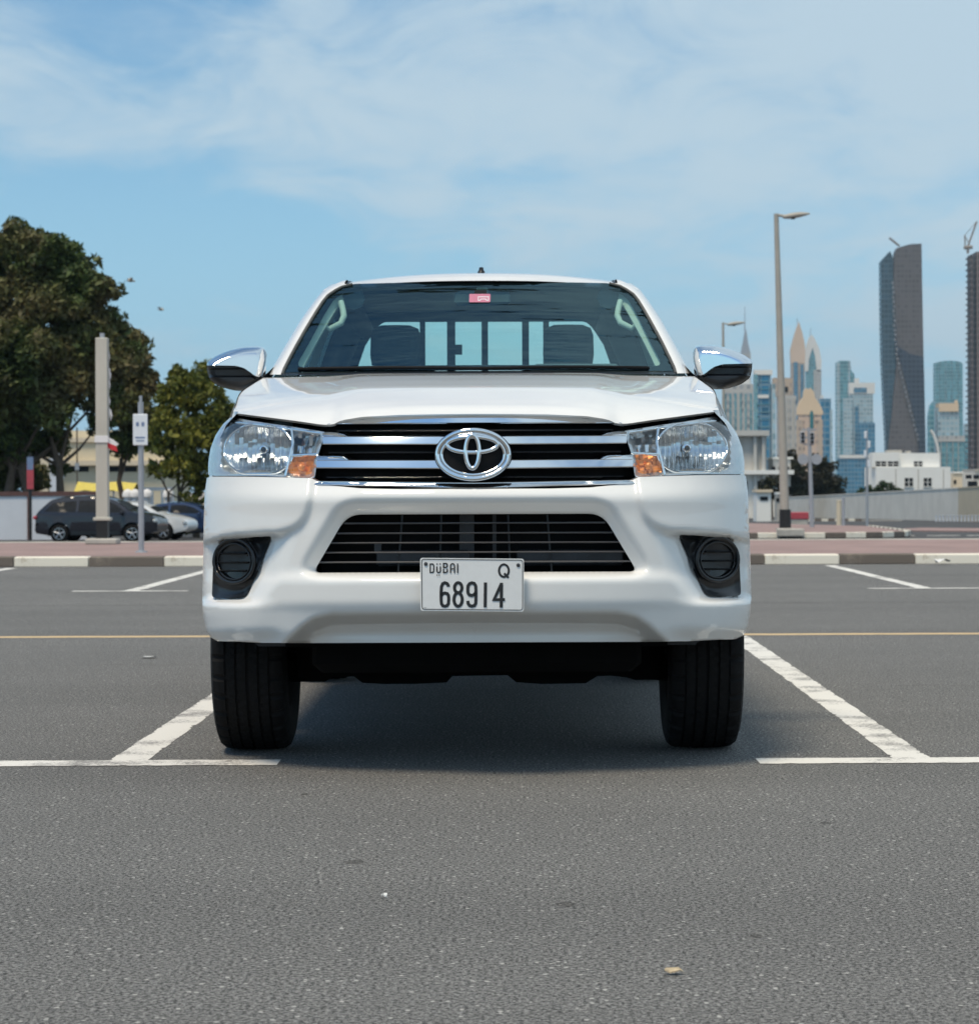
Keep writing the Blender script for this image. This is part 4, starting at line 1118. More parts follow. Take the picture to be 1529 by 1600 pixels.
# --- number plate
plate_o = bpy.data.objects.new('plate_tmp', None)
pk = (D0 - .032) / F
def pp(px, py, o=0.0): return ((px - 741.2) * pk, -.038 - o - (py - 913) * .00008, HC + (CY - py) * pk)
pl = rnd([(656.5, 871, 4), (818.5, 873, 4), (818, 955.5, 4), (657, 953.5, 4)], 4)
mb = MB(); mb.prism([pp(*p) for p in pl], (0, .004, 0)); plate = mb.build('number_plate', 'plate_white', truck)
bpy.data.objects.remove(plate_o)
def strokes(name, polys, mat, wd, parent=plate, o0=.0012):
    mb = MB()
    for i, (pl_, cl) in enumerate(polys):
        for q in ribbon(pl_, wd, cl): mb.add([pp(p.x, p.y, o0 + i * .00015) for p in q], [(0, 1, 2, 3)])
    return mb.build(name, mat, parent, fix=False)
bor = rnd([(659, 873.2, 4), (816.5, 875.2, 4), (816, 953, 4), (659.5, 951, 4)], 4)
strokes('plate_border', [(bor, True)], 'ink', 1.1)
def Z(zx, zy): return (640 + zx / 7.645, 860 + zy / 7.645)
def zl(*pts): return [Z(*p) for p in pts]
six = zl((463, 430), (461, 412), (448, 392), (420, 382), (395, 394), (380, 430), (376, 500), (376, 580), (380, 630), (396, 655), (421, 662), (446, 655), (462, 632), (467, 580), (464, 535), (450, 512), (421, 504), (394, 512), (379, 538))
e1 = [Z(*p) for p in arc(580, 442, 44, 60, 0, 360, 22)[:-1]]; e2 = [Z(*p) for p in arc(578, 582, 49, 80, 0, 360, 24)[:-1]]
nine = zl((694, 598), (698, 630), (716, 654), (744, 662), (772, 654), (788, 628), (791, 560), (791, 470), (788, 420), (772, 392), (744, 384), (715, 394), (697, 420), (694, 462), (697, 505), (714, 528), (742, 534), (772, 524), (789, 498))
strokes('plate_number', [(six, False), (e1, True), (e2, True), (nine, False), (zl((905, 380), (900, 677)), False),
        (zl((1136, 585), (1006, 585), (1094, 398), (1098, 390)), False), (zl((1096, 385), (1091, 680)), False)], 'ink', 4.9)
strokes('plate_letter', [([Z(*p) for p in arc(1125, 240, 58, 74, 0, 360, 26)[:-1]], True), (zl((1128, 272), (1180, 325)), False)], 'ink', 3.4)
strokes('plate_script', [
    (zl((247, 158), (277, 158), (289, 172), (289, 244), (277, 258), (247, 258)), True),
    (zl((327, 186), (327, 244), (340, 259), (356, 259), (368, 246), (368, 186)), False), (zl((322, 158), (336, 158)), False), (zl((358, 158), (372, 158)), False),
    (zl((406, 152), (438, 152), (450, 164), (450, 184), (438, 198), (406, 198)), True), (zl((450, 214), (450, 246), (438, 259), (406, 259), (406, 214)), False),
    (zl((490, 266), (490, 172), (504, 156), (522, 156), (536, 172), (536, 266)), False), (zl((500, 216), (526, 216)), False),
    (zl((574, 152), (574, 266)), False), (zl((325, 290), (336, 290)), False), (zl((350, 290), (362, 290)), False)], 'ink', 2.0)
strokes('plate_small_print', [(zl((170, 678), (200, 678)), False)], 'ink_worn', .5)
for zx, zy in ((195, 157), (1297, 175)):
    mb = MB(); q = pp(*Z(zx, zy), .0); mb.lathe([(-.004, .003), (-.003, .0055), (0, .006)], 12, 'Y', q); mb.build('plate_screw', 'frame_grey', plate, smooth=50)

# --- mirrors
sx = lambda L: [(335 + (q[0] - 335) * 1.07,) + tuple(q[1:]) for q in L]
CAP = rnd(sx([(419.5, 569), (419, 565, 3), (408, 555.5, 8), (390, 547, 10), (369.5, 541.6, 10), (346, 540.5, 6), (337, 543, 4), (334.5, 550), (336, 565), (342, 588, 3), (349, 586, 3), (364, 574, 5), (377, 570)]))
LOW = rnd(sx([(419, 570), (393, 571), (376, 571.5), (364, 575.5), (350, 587.5), (342, 590), (337, 593), (349, 601), (366, 608.5, 4), (381, 608, 8), (403, 601, 8), (415.5, 591, 4), (417.5, 583)]))
def puff(poly, y0, H, step, ext=9.):
    P, T = cdt(poly, [], step); d = pdist(P, poly)
    t = np.clip(d / ext, 0, 1); return P, T, y0 - H * np.sqrt(np.maximum(0, 1 - (1 - t) ** 2))
MW = CAP[:]
allm = rnd(sx([(421, 570, 3), (420, 564, 3), (408, 555, 8), (390, 546.5, 10), (369.5, 541, 10), (346, 540, 6), (336, 542, 4), (333, 560), (335, 593), (349, 602), (366, 609.5, 4), (381, 609, 8), (404, 602, 8), (417, 592, 4), (420, 582, 3)]))
for side in (-1, 1):
    P, T = cdt(LOW, [], 3.5)
    def my(P, k):
        d = pdist(P, allm); t = np.clip(d / 13, 0, 1)
        yb = 1.56 + .0009 * (424 - P[:, 0]) * 0 - .0006 * (P[:, 0] - 340)
        return yb - .10 * np.sqrt(np.maximum(0, 1 - (1 - t) ** 2)) + k
    y = my(P, .006) + .035 * sst(587.5, 589, P[:, 1]) * 0 + .028 * (sst(573, 576, P[:, 1]) - sst(586.5, 588.5, P[:, 1]))
    mo = bm_obj('side_mirror', surface([M(p[0], p[1], q, side) for p, q in zip(P, y)], T, (0, -1, 0), False, (0, .05, 0)), 'black_plastic', truck, 50)
    P, T = cdt(CAP, [], 3.0)
    bm_obj('mirror_cap', surface([M(p[0], p[1], q, side) for p, q in zip(P, my(P, -.006))], T, (0, -1, 0), False, (0, .06, 0)), 'chrome', mo, 60)
    P, T = cdt(rnd([(a * .985 + 5, b) for a, b in allm]), [], 9)
    bm_obj('mirror_glass', surface([M(p[0], p[1], 1.60 - .0006 * (p[0] - 340), side) for p in P], T, (0, 1, 0)), 'chrome', mo, 60)
    mb = MB(); mb.tube([M(352, 592, 1.55, side), M(338, 594, 1.53, side), M(322, 596, 1.52, side)], .022, 8, flat=(1.4, .8)); mb.build('mirror_arm', 'black_plastic', mo, smooth=60)

# --- under the truck
sil = [(-.62, 1064), (-.53, 1064), (-.50, 1057), (-.43, 1056), (-.40, 1066), (-.33, 1068), (-.22, 1068), (-.11, 1066), (-.09, 1056), (.10, 1055), (.13, 1066), (.22, 1069), (.37, 1068), (.41, 1057), (.49, 1056), (.54, 1063), (.62, 1063)]
def uz(py, y): return HC + (CY - py) * (D0 + y) / F
mb = MB()
mb.prism([(x, .86, uz(py, .86)) for x, py in sil] + [(.64, .86, .56), (-.64, .86, .56)], (0, .35, 0))
mb.build('front_crossmember', 'under_black', truck)
mb = MB(); mb.box((0, .62, .47), (1.24, .5, .16)); mb.box((0, .42, .50), (1.1, .2, .10)); mb.box((0, 1.1, .62), (1.2, .9, .3))
mb.build('engine_undertray', 'under_black', truck)
MB().box((0, .64, .40), (1.08, .42, .20), ch=.03).build('under_shade_block', 'under_black', truck)  # added box that blocks light, to deepen the shadow between the front tyres
MB().box((0, 1.45, .34), (1.2, 1.3, .10)).build('under_shade_tray', 'under_black', truck)  # unseen tray added behind the crossmember to keep light off the ground below
mb = MB()
for s_ in (-1, 1): mb.box((s_ * .40, 3.0, .50), (.09, 4.2, .14))
for y in (1.9, 2.6, 3.4, 4.5): mb.box((0, y, .50), (.8, .1, .08))
mb.box((0, 3.1, .68), (1.66, 4.1, .05)); mb.box((.0, 1.75, .44), (.34, .8, .22), ch=.04); mb.tube([(0, 2.1, .45), (0, 4.0, .38)], .04, 8); mb.box((.52, 2.6, .48), (.22, .9, .2), ch=.03)
mb.build('chassis', 'under_black', truck)
mb = MB(); mb.tube([(-.7, 4.03, .355), (.7, 4.03, .355)], .05, 10); mb.lathe([(-.12, .06), (-.1, .12), (0, .15), (.1, .12), (.12, .06)], 16, 'X', (0, 4.03, .355)); mb.build('rear_axle', 'under_black', truck, smooth=40)
mb = MB()
for s_ in (-1, 1):
    mb = MB(); mb.tube([(s_ * .35, .94, .30), (s_ * .66, .94, .27)], .04, 8); mb.build('control_arm', 'under_black', truck, smooth=40)
    mb = MB(); mb.tube([(s_ * .3, .86, .36), (s_ * .66, .9, .36)], .018, 6); mb.build('tie_rod', 'under_black', truck, smooth=40)
    mb = MB(); mb.tube([(s_ * .56, .96, .3), (s_ * .50, .97, .75)], .05, 10); mb.build('strut', 'under_black', truck, smooth=40)
for s_ in (-1, 1):
    mb = MB()
    mb.prism([(s_ * x, .50, z) for x, z in ((.80, .45), (.72, .385), (.58, .385), (.50, .45))], (0, .14, 0)); mb.build('tow_bracket', 'frame_grey', truck)
    # wheel-arch liners
    for cy in (.94, 4.03):
        mb = MB(); rows = []
        for a in range(16, 165, 12):
            rr = .455 if cy < 2 else .435
            rows.append([(s_ * x, cy + rr * math.cos(R(a)), .355 + rr * math.sin(R(a))) for x in (.50, .7, .885)])
        mb.grid(rows); mb.build('arch_liner', 'under_black', truck)
mb = MB(); mb.tube([(-.44, .58, .432), (-.36, .56, .415), (-.29, .57, .43)], .009, 6); mb.tube([(.13, .6, .43), (.2, .57, .42), (.26, .6, .43)], .008, 6); mb.build('tow_hook', 'frame_grey', truck, smooth=50)

# --- wheels: tread of ribs, grooves and shoulder blocks
def tyre_mesh():
    Rr, Wd = .3555, .262
    prof = []
    hw = Wd / 2
    xs = [-hw * 1.0, -hw * 1.02, -hw * .98, -hw * .86]
    # (x, r, kind) kind 0 plain, 1 shoulder block, 2 rib with slanted sipes
    pr = [(-.118, .205, 0), (-.131, .235, 0), (-.136, .275, 0), (-.133, .315, 0), (-.124, .338, 1), (-.108, .3495, 1), (-.092, .3525, 1), (-.081, .353, 1), (-.0805, .345, 0), (-.0745, .345, 0), (-.074, .3538, 2), (-.060, .3545, 2), (-.044, .355, 2),
          (-.0435, .346, 0), (-.0365, .346, 0), (-.036, .3552, 2), (-.020, .3555, 2), (-.0055, .3555, 2), (-.005, .346, 0)]
    pr = pr + [(-x, r, k) for x, r, k in reversed(pr)]
    pr = [(x * .94, r, k) for x, r, k in pr]
    n = 256; V = []; m = len(pr)
    for k in range(n):
        a = 2 * math.pi * k / n
        for j, (x, r, kd) in enumerate(pr):
            rr = r
            if kd == 1 and (k % 8) in (0, 1): rr -= .008
            if kd == 2 and ((k + int(x * 90)) % 4) == 0: rr -= .004
            q = a
            V.append((x, rr * math.cos(q), rr * math.sin(q)))
    Fc = [(k * m + j, k * m + j + 1, ((k + 1) % n) * m + j + 1, ((k + 1) % n) * m + j) for k in range(n) for j in range(m - 1)]
    mb = MB(); mb.add(V, Fc); return mb.mesh('tyre')
TY = tyre_mesh(); TY.materials.append(MATS['rubber'])
TY.shade_smooth(); TY.set_sharp_from_angle(angle=R(28))
mb = MB(); mb.lathe([(.06, .205), (.118, .212), (.122, .206), (.105, .19), (.09, .17), (.085, .06), (.10, .05), (.10, .0)], 40, 'X')
for k in range(6):
    a = 2 * math.pi * k / 6
    mb.prism([(.112, .04 * math.cos(a) - .03 * math.sin(a), .04 * math.sin(a) + .03 * math.cos(a)), (.112, .04 * math.cos(a) + .03 * math.sin(a), .04 * math.sin(a) - .03 * math.cos(a)),
              (.116, .2 * math.cos(a) + .025 * math.sin(a), .2 * math.sin(a) - .025 * math.cos(a)), (.116, .2 * math.cos(a) - .025 * math.sin(a), .2 * math.sin(a) + .025 * math.cos(a))], (-.03, 0, 0))
RIM = mb.mesh('rim'); RIM.materials.append(MATS['alloy']); RIM.shade_smooth(); RIM.set_sharp_from_angle(angle=R(30))
for s_ in (-1, 1):
    for cy in (.94, 4.03):
        wo_ = bpy.data.objects.new('wheel', TY); COL.objects.link(wo_); wo_.parent = truck
        wo_.location = (s_ * .770, cy, .3555); wo_.rotation_euler = (R(3 * s_), 0, 0 if s_ > 0 else math.pi)
        mb = MB(); mb.lathe([(-.11, .205), (-.085, .19), (-.08, .05)], 32, 'X'); mb.build('brake_disc', 'under_black', wo_)
        ri = bpy.data.objects.new('rim', RIM); COL.objects.link(ri); ri.parent = wo_
# ------------------------------------------------------------------ left of the truck: posts, wall, cars, trees, building
def base(px, py, Y): p = W(px, py, Y); return p
# white concrete post with pennants, on the pavement's back edge
Y = 35.2; p = W(161, 841, Y); s = Y / F
post = thing('flag_post', 'square white concrete post with black base and small flags, left of the truck', 'post', (p.x, p.y, .12))
H = W(161, 528, Y).z - .12
MB().box((0, 0, .04), (.46, .4, .09), ch=.02).build('plinth', 'concrete', post)
MB().box((0, 0, .22), (.165, .165, .30)).build('painted_base', 'black_paint', post)
MB().box((0, 0, .36 + (H - .36) / 2), (.172, .172, H - .36), ch=.01).build('shaft', 'pole_concrete', post)
MB().box((0, 0, .37), (.25, .2, .05), ch=.01).build('collar', 'pole_concrete', post)
mb = MB(); mb.box((0, 0, H + .02), (.06, .06, .1)); mb.build('cap', 'pole_grey', post)
mb = MB(); z0 = W(161, 545, Y).z - .12; z1 = W(161, 660, Y).z - .12
rgf = random.Random(4)
for i in range(5):
    za = z0 + (z1 - z0) * i / 5 + rgf.uniform(-.03, .03); x = .086; wl_ = rgf.uniform(.03, .075); dl = rgf.uniform(.14, .24)
    wv = [(x, -.02, za), (x + wl_ * .7, -.03, za - dl * .25), (x + wl_, -.02 + rgf.uniform(-.02, .02), za - dl * .65), (x + wl_ * .55, .01, za - dl), (x + .008, -.02, za - dl * .5)]
    mb = MB(); mb.prism(wv, (0, .003, 0)); mb.build('pennant', 'white_cloth', post)
mb = MB(); fz = W(165, 684, Y).z - .12
P = lambda px, py: (W(px, py, Y).x - p.x, -.06, W(px, py, Y).z - .12)
mb.prism([P(166, 681), P(178, 687), P(187, 694), P(183, 697), P(168, 691)], (0, .005, 0)); mb.build('flag_white_stripe', 'white_cloth', post)
mb = MB(); mb.prism([P(168, 691), P(183, 697), P(185, 706), P(176, 703), P(168, 699)], (0, .005, 0)); mb.build('flag_red_stripe', 'red_cloth', post)
MB().box((0, -.09, fz - .02), (.2, .02, .1)).build('flag_bracket', 'white_cloth', post)
# grey sign post
Y = 30.4; p = W(221, 859, Y)
sg = thing('parking_sign', 'grey steel post carrying a small white board, on the pavement left of the truck', 'sign', (p.x, p.y, .118))
zt = W(221, 628, Y).z - .118
mb = MB(); mb.tube([(0, 0, 0), (0, 0, zt)], .036, 14); mb.build('post', 'pole_grey', sg, smooth=50)
mb = MB(); mb.tube([(0, 0, zt), (0, 0, zt + .08)], .020, 12); mb.build('post_cap', 'pole_grey', sg, smooth=50)
mb = MB(); mb.lathe([(0, .075), (.02, .07), (.022, .045)], 16, 'Z'); mb.build('foot', 'pole_grey', sg, smooth=40)
zb, zc_ = W(221, 696, Y).z - .118, W(221, 647, Y).z - .118
MB().box((0, -.045, (zb + zc_) / 2), (.185, .02, zc_ - zb), ch=.008).build('board', 'sign_white', sg)
bo = [c for c in sg.children if c.name.startswith('board')][0]
mb = MB()
for dx in (-.035, .035): mb.box((dx, -.057, zb + .27), (.036, .004, .05))
mb.box((0, -.057, zb + .10), (.12, .004, .018)); mb.box((0, -.057, zb + .06), (.10, .004, .012)); mb.build('board_print', 'sign_blue', bo)

# white boundary wall with a brown coping
Yw = 95.0; a = W(-330, 838, Yw); b = W(150, 838, Yw); zt = W(60, 775, Yw).z; zb = zg(Yw) - .3
wall = thing('boundary_wall', 'long white boundary wall with brown coping behind the parked grey car', 'wall', (0, Yw, 0))
MB().box(((a.x + b.x) / 2, 0, (zt + zb) / 2), (b.x - a.x, .2, zt - zb)).build('wall_panel', 'wall_white', wall)
MB().box(((a.x + b.x) / 2, 0, zt + .09), (b.x - a.x + .1, .3, .18)).build('coping', 'brown_trim', wall)
for px in (46, -60, -170): MB().box((W(px, 800, Yw).x, -.13, (zt + zb) / 2), (.09, .06, zt - zb)).build('joint_post', 'brown_trim', wall)
# red and blue sign on a dark post before the wall
Yp = 93.0; p = W(48, 842, Yp)
rs = thing('banner_post', 'thin dark post with a narrow red and blue panel before the white wall', 'sign', (p.x, p.y, zg(Yp)))
zt = W(48, 708, Yp).z - zg(Yp); mb = MB(); mb.tube([(0, 0, 0), (0, 0, zt)], .06, 8); mb.build('post', 'black_paint', rs)
MB().box((0.02, -.1, W(48, 745, Yp).z - zg(Yp)), (.26, .05, .95)).build('red_panel', 'barrier_red', rs)
MB().box((0.02, -.1, W(48, 724, Yp).z - zg(Yp)), (.24, .06, .5)).build('blue_panel', 'sign_blue', rs)

# ---- parked cars, seen from the side
def make_car(name, label, loc, rz, paint, kind, group=None):
    car = thing(name, label, 'car', loc, rz, group)
    if kind == 'suv':
        L, Wd, wb = 4.65, .92, 2.72
        top_ = [(-2.28, .72), (-2.30, .95), (-2.22, 1.12), (-1.98, 1.33), (-1.72, 1.56), (-1.3, 1.655), (-.5, 1.69), (.25, 1.665), (.75, 1.52), (1.32, 1.13), (1.75, 1.06), (2.12, .97), (2.30, .80)]
        glass_seg = (7, 9); w1 = [(-1.92, 1.14), (-1.62, 1.46), (-.75, 1.53), (-.75, 1.12)]; w2 = [(-.65, 1.12), (-.65, 1.54), (.15, 1.54), (.15, 1.10)]; w3 = [(.25, 1.10), (.25, 1.53), (.68, 1.42), (1.12, 1.10)]
        wins = [rnd([(a, b, .05) for a, b in w]) for w in (w1, w2, w3)]
    else:
        L, Wd, wb = 4.7, .90, 2.75
        top_ = [(-2.32, .70), (-2.33, .95), (-2.2, 1.06), (-1.55, 1.12), (-1.0, 1.38), (-.4, 1.46), (.25, 1.45), (.72, 1.32), (1.25, 1.02), (1.8, .93), (2.2, .82), (2.33, .66)]
        w1 = [(-1.3, 1.08), (-.98, 1.28), (-.45, 1.36), (-.45, 1.05)]; w2 = [(-.35, 1.05), (-.35, 1.37), (.2, 1.37), (.62, 1.25), (.98, 1.02)]
        wins = [rnd([(a, b, .05) for a, b in w]) for w in (w1, w2)]
    fa, ra = wb / 2 + .02, -wb / 2
    poly = rnd([(a, b, .12) for a, b in top_] + [(L / 2 - .03, .42, .12), (fa + .42, .28)], 3) + arch(fa, .34, .41, -10, 190, 14) + arch(ra, .34, .41, -10, 190, 14) + [(-L / 2 + .05, .34), (-L / 2 + .0, .5)]
    def yw(x, z):
        v = np.interp(z, [.25, .45, .75, 1.0, 1.15, 1.5, 1.7], [.93, .985, 1.0, .985, .93, .76, .66]) * Wd
        return v * (1 - .16 * sst(.72 * L / 2, L / 2 * 1.02, np.abs(x)) ** 1.5)
    P, T = cdt(poly, wins, .11)
    bm = bmesh.new()
    ys = yw(P[:, 0], P[:, 1])
    for d in (.34,):
        for cx_ in (fa, ra):
            r_ = np.hypot(P[:, 0] - cx_, P[:, 1] - .34); ys = ys + .02 * (1 - sst(.42, .55, r_))
    mb = MB()
    for s_ in (-1, 1):
        b_ = surface([(p[0], s_ * y, p[1]) for p, y in zip(P, ys)], T, (0, s_, 0)); me = bpy.data.meshes.new('t'); b_.to_mesh(me); b_.free()
        mb.add([v.co[:] for v in me.vertices], [tuple(q.vertices) for q in me.polygons]); bpy.data.meshes.remove(me)
    tp = rnd([(a, b, .12) for a, b in [(L / 2 * -1, .5)] + top_ + [(L / 2 - .03, .42), (fa + .42, .28)]], 3)
    tp = resamp(tp, .12, False)
    rows = []; wsg = []
    for x, z in tp:
        y = float(yw(x, z)); rows.append([(x, y * u, z + .05 * (1 - u * u) * (1 if z > .6 else 0)) for u in np.linspace(-1, 1, 11)])
    mb.grid(rows)
    body = mb.build('body', paint, car, smooth=45, merge=.0)
    # windscreens: dark glass set just proud of the body strip
    for (xa, xb) in (((.80, 1.27), (-1.92, -1.70)) if kind == 'suv' else ((.76, 1.2), (-1.5, -1.02))):
        seg = [q for q in rows if xa <= q[0][0] <= xb]
        if len(seg) > 1:
            mb = MB(); mb.grid([[(c[0] + (.012 if xa > 0 else -.012), c[1] * .9, c[2] + .014) for c in q] for q in seg]); mb.build('windscreen', 'dark_window', car, smooth=60)
    for wv in wins:
        P, T = cdt(wv, [], .2)
        for s_ in (-1, 1): bm_obj('window', surface([(p[0], s_ * (float(yw(*p)) - .012), p[1]) for p in P], T, (0, s_, 0)), 'dark_window', car, 60)
    for cx_ in (fa, ra):
        for s_ in (-1, 1):
            mb = MB(); mb.lathe([(-.11, .2), (-.11, .30), (-.09, .335), (.09, .335), (.11, .30), (.11, .2)], 28, 'Y', closed=True); wh = mb.build('wheel', 'rubber', car, (cx_, s_ * (Wd - .12), .335), smooth=40)
            mb = MB(); mb.lathe([(-.03, .22), (.03, .22)], 20, 'Y')
            mb.build('wheel_well', 'under_black', wh)
            mb = MB()
            mb.lathe([(-.015 * 1, .215), (.02, .215), (.02, .19), (-.015, .19)], 24, 'Y', (0, s_ * .10, 0), closed=True)
            for k in range(5):
                a = 2 * math.pi * k / 5 + .3; mb.tube([(0, s_ * .095, 0), (.2 * math.cos(a), s_ * .105, .2 * math.sin(a))], .03, 6)
            mb.build('rim', 'alloy', wh)
    for s_ in (-1, 1):
        x, z = (2.2, .80) if kind == 'suv' else (2.2, .68); mb = MB(); mb.box((x - .04, s_ * (Wd - .22), z), (.16, .32, .13), rz=-s_ * .5, ch=.03); mb.build('headlight', 'lamp_housing', car)
        mb = MB(); mb.box((-L / 2 + .07, s_ * (Wd - .22), .92), (.12, .34, .13), rz=s_ * .4, ch=.03); mb.build('tail_light', 'barrier_red', car)
        mb = MB(); mb.box((1.0 if kind == 'suv' else .85, s_ * (Wd + .06), 1.1 if kind == 'suv' else 1.0), (.12, .2, .13), ch=.03); mb.build('side_mirror', paint, car)
    MB().box((0, 0, .36), (L - 1.0, Wd * 1.7, .24)).build('underbody', 'under_black', car)
    for s_ in (-1, 1):
        mb = MB(); mb.box((0, s_ * (Wd * .985), .36), (wb - .9, .04, .14)); mb.build('sill', 'black_plastic', car)
    return car
car_paint('grey_paint', (0.016, 0.017, 0.024), 0.4)
car_paint('blue_paint', (0.02, 0.04, 0.10), 0.3)
car_paint('fleet_white', (0.72, 0.73, 0.73), 0.3)
p = W(160, 842, 88.5)
make_car('parked_car', 'dark grey suv parked side on behind the white concrete post', (p.x, p.y, zg(88.5) - .02), R(-6), 'grey_paint', 'suv', 'cars parked left of the truck')
p = W(196, 838, 92.6)
make_car('parked_car', 'white saloon car parked behind the dark grey suv, its bonnet showing', (p.x + .35, 92.6, zg(92.6)), R(-7), 'fleet_white', 'sedan', 'cars parked left of the truck')
p = W(262, 838, 97)
make_car('parked_car', 'dark blue saloon car parked behind the white one, mostly hidden', (p.x + .6, 97.5, zg(97.5)), R(-6), 'blue_paint', 'sedan', 'cars parked left of the truck')

# ---- trees
def foliage(mb_unused, clumps, leaf, seed, name, mat, parent):
    """clumps: (x, y, z, radius, count); many small crossed leaf sprays"""
    rg = np.random.default_rng(seed); Cs = []; 
    for x, y, z, r, n in clumps:
        d = rg.normal(size=(n, 3)); d /= np.linalg.norm(d, axis=1)[:, None]
        rad = r * rg.uniform(.35, 1.05, (n, 1)) ** .5
        Cs.append(np.array([x, y, z]) + d * rad * np.array([1, 1, .85]))
    C = np.vstack(Cs); n = len(C)
    a = rg.normal(size=(n, 3)); a /= np.linalg.norm(a, axis=1)[:, None]
    b = np.cross(a, rg.normal(size=(n, 3))); b /= np.linalg.norm(b, axis=1)[:, None]
    sz = leaf * rg.uniform(.4, 1.0, (n, 1)) ** 1.0 * np.where(rg.random((n, 1)) < .18, 1.9, 1.0)
    V = np.stack([C - a * sz, C + b * sz * .42, C + a * sz, C - b * sz * .42], 1).reshape(-1, 3)
    me = bpy.data.meshes.new(name); me.vertices.add(4 * n); me.vertices.foreach_set('co', V.ravel())
    me.loops.add(4 * n); me.loops.foreach_set('vertex_index', np.arange(4 * n, dtype=np.int32))
    me.polygons.add(n); me.polygons.foreach_set('loop_start', np.arange(0, 4 * n, 4, dtype=np.int32))
    me.update(calc_edges=True)
    return link(name, me, mat, parent)
def tree(name, label, x, Y, zb, blobs, leaf, per, mat, seed, trunks, group=None, cat='tree'):
    """blobs: (dx, dy, z, r) lobes of the crown, each filled with smaller clumps that break its outline"""
    t = thing(name, label, cat, (x, Y, zb), 0, group); rg = random.Random(seed); cl = []
    for bx, by, bz, br in blobs:
        m = max(7, int(15 * br)); cl.append((bx, by, bz, br * .75, int(per * br * br * .9)))
        for i in range(m):
            d = Vector((rg.gauss(0, 1), rg.gauss(0, 1), rg.gauss(0, 1))).normalized() * br * rg.uniform(.5, 1.0)
            r = br * rg.uniform(.25, .48); cl.append((bx + d.x, by + d.y, bz + d.z * .9, r, int(per * r * r) + 8))
    foliage(None, cl, leaf, seed, 'crown', mat, t)
    mb = MB()
    for bx, by, bz, br in [(0, 0, 0, 0)] * 0: pass
    for k, (tx, h, r) in enumerate(trunks):
        pts = [(tx, 0, -.2), (tx + .05 * h * rg.uniform(-1, 1), .03 * h, h * .35), (tx + .1 * h * rg.uniform(-1, 1), 0, h * .7), (tx + .12 * h * rg.uniform(-1, 1), 0, h)]
        mb = MB(); mb.tube(pts, [r * 1.25, r, r * .75, r * .4], 9); mb.build('trunk', 'bark', t, smooth=60)
        mb = MB(); n0 = Vector(pts[2])
        for q in rg.sample(blobs, min(4, len(blobs))):
            e = Vector((q[0], q[1], q[2])); mb.tube([n0, n0.lerp(e, .5) + Vector((0, 0, -.2)), e], [r * .5, r * .3, r * .1], 6)
        mb.build('limb', 'bark', t, smooth=60)
    return t
def blob(px, py, Y, rpx, ox, oz, dy=0.0): 
    q = W(px, py, Y); return (q.x - ox, dy, q.z - oz, rpx * Y / F)
Y = 108.0; zt = zg(Y); ox = W(40, 800, Y).x
B = [blob(*a[:2], Y, a[2], ox, zt, a[3]) for a in ((92, 402, 34, 0), (150, 455, 38, 0), (128, 560, 52, .5), (165, 610, 36, .5), (150, 660, 22, 1), (-12, 742, 30, 2.5), (34, 748, 22, 2.5), (78, 735, 16, 2.5), (-60, 740, 34, 2.5), (-30, 690, 52, .5), (25, 680, 46, .8), (70, 690, 30, .8), (-90, 650, 60, 0), (20, 470, 62, 0), (-50, 420, 75, 1), (60, 420, 60, 1), (100, 470, 55, 0), (40, 560, 70, -1), (-40, 580, 85, -1), (110, 560, 58, -.5), (150, 500, 48, .5), (30, 380, 42, .5), (72, 388, 34, 0), (125, 425, 34, 0),
                                                    (80, 640, 48, -1), (-10, 650, 60, -.5), (175, 560, 46, 0), (135, 620, 34, 0), (-90, 500, 70, 0))]
tree('tall_tree', 'tall broad dark green tree with brownish clumps at the left edge', ox, Y, zt, B, .16, 600, 'leaf_big', 21, [(.2, 4.2, .28), (-.9, 4.4, .24), (1.5, 4.5, .2)])
Y = 116.0; zt = zg(Y); ox = W(190, 800, Y).x
B = [blob(*a[:2], Y, a[2], ox, zt, a[3]) for a in ((205, 545, 32, 0), (228, 595, 24, 0), (228, 665, 24, 0), (185, 540, 40, 0), (205, 590, 40, .5), (190, 640, 44, -.5), (218, 640, 34, 0), (200, 690, 36, 0), (215, 560, 26, 0), (225, 600, 22, .5))]
tree('leafy_tree', 'narrow dark green tree standing between the tall tree and the olive one', ox, Y, zt, B, .155, 600, 'leaf_big', 22, [(0, 3.6, .16)])
Y = 101.0; zt = zg(Y); ox = W(300, 800, Y).x
B = [blob(*a[:2], Y, a[2], ox, zt, a[3]) for a in ((262, 612, 24, 0), (248, 690, 22, 0), (252, 735, 20, .3), (280, 590, 24, 0), (320, 582, 22, 0), (300, 605, 36, 0), (275, 630, 34, 0), (330, 625, 36, 0), (265, 680, 34, -.5), (305, 680, 40, -.6), (345, 680, 44, 0), (290, 735, 32, -.7), (325, 740, 40, 0), (360, 740, 40, 0), (300, 790, 22, -.9), (345, 800, 32, 0), (255, 650, 22, 0), (298, 822, 15, -.9), (385, 700, 30, 0), (370, 650, 28, .4))]
tree('olive_tree', 'bushy olive green tree with low drooping branches beside the truck', ox, Y, zt, B, .15, 460, 'leaf_olive', 23, [(.2, 2.8, .14), (-.5, 2.6, .1), (-1.1, 2.7, .07)])

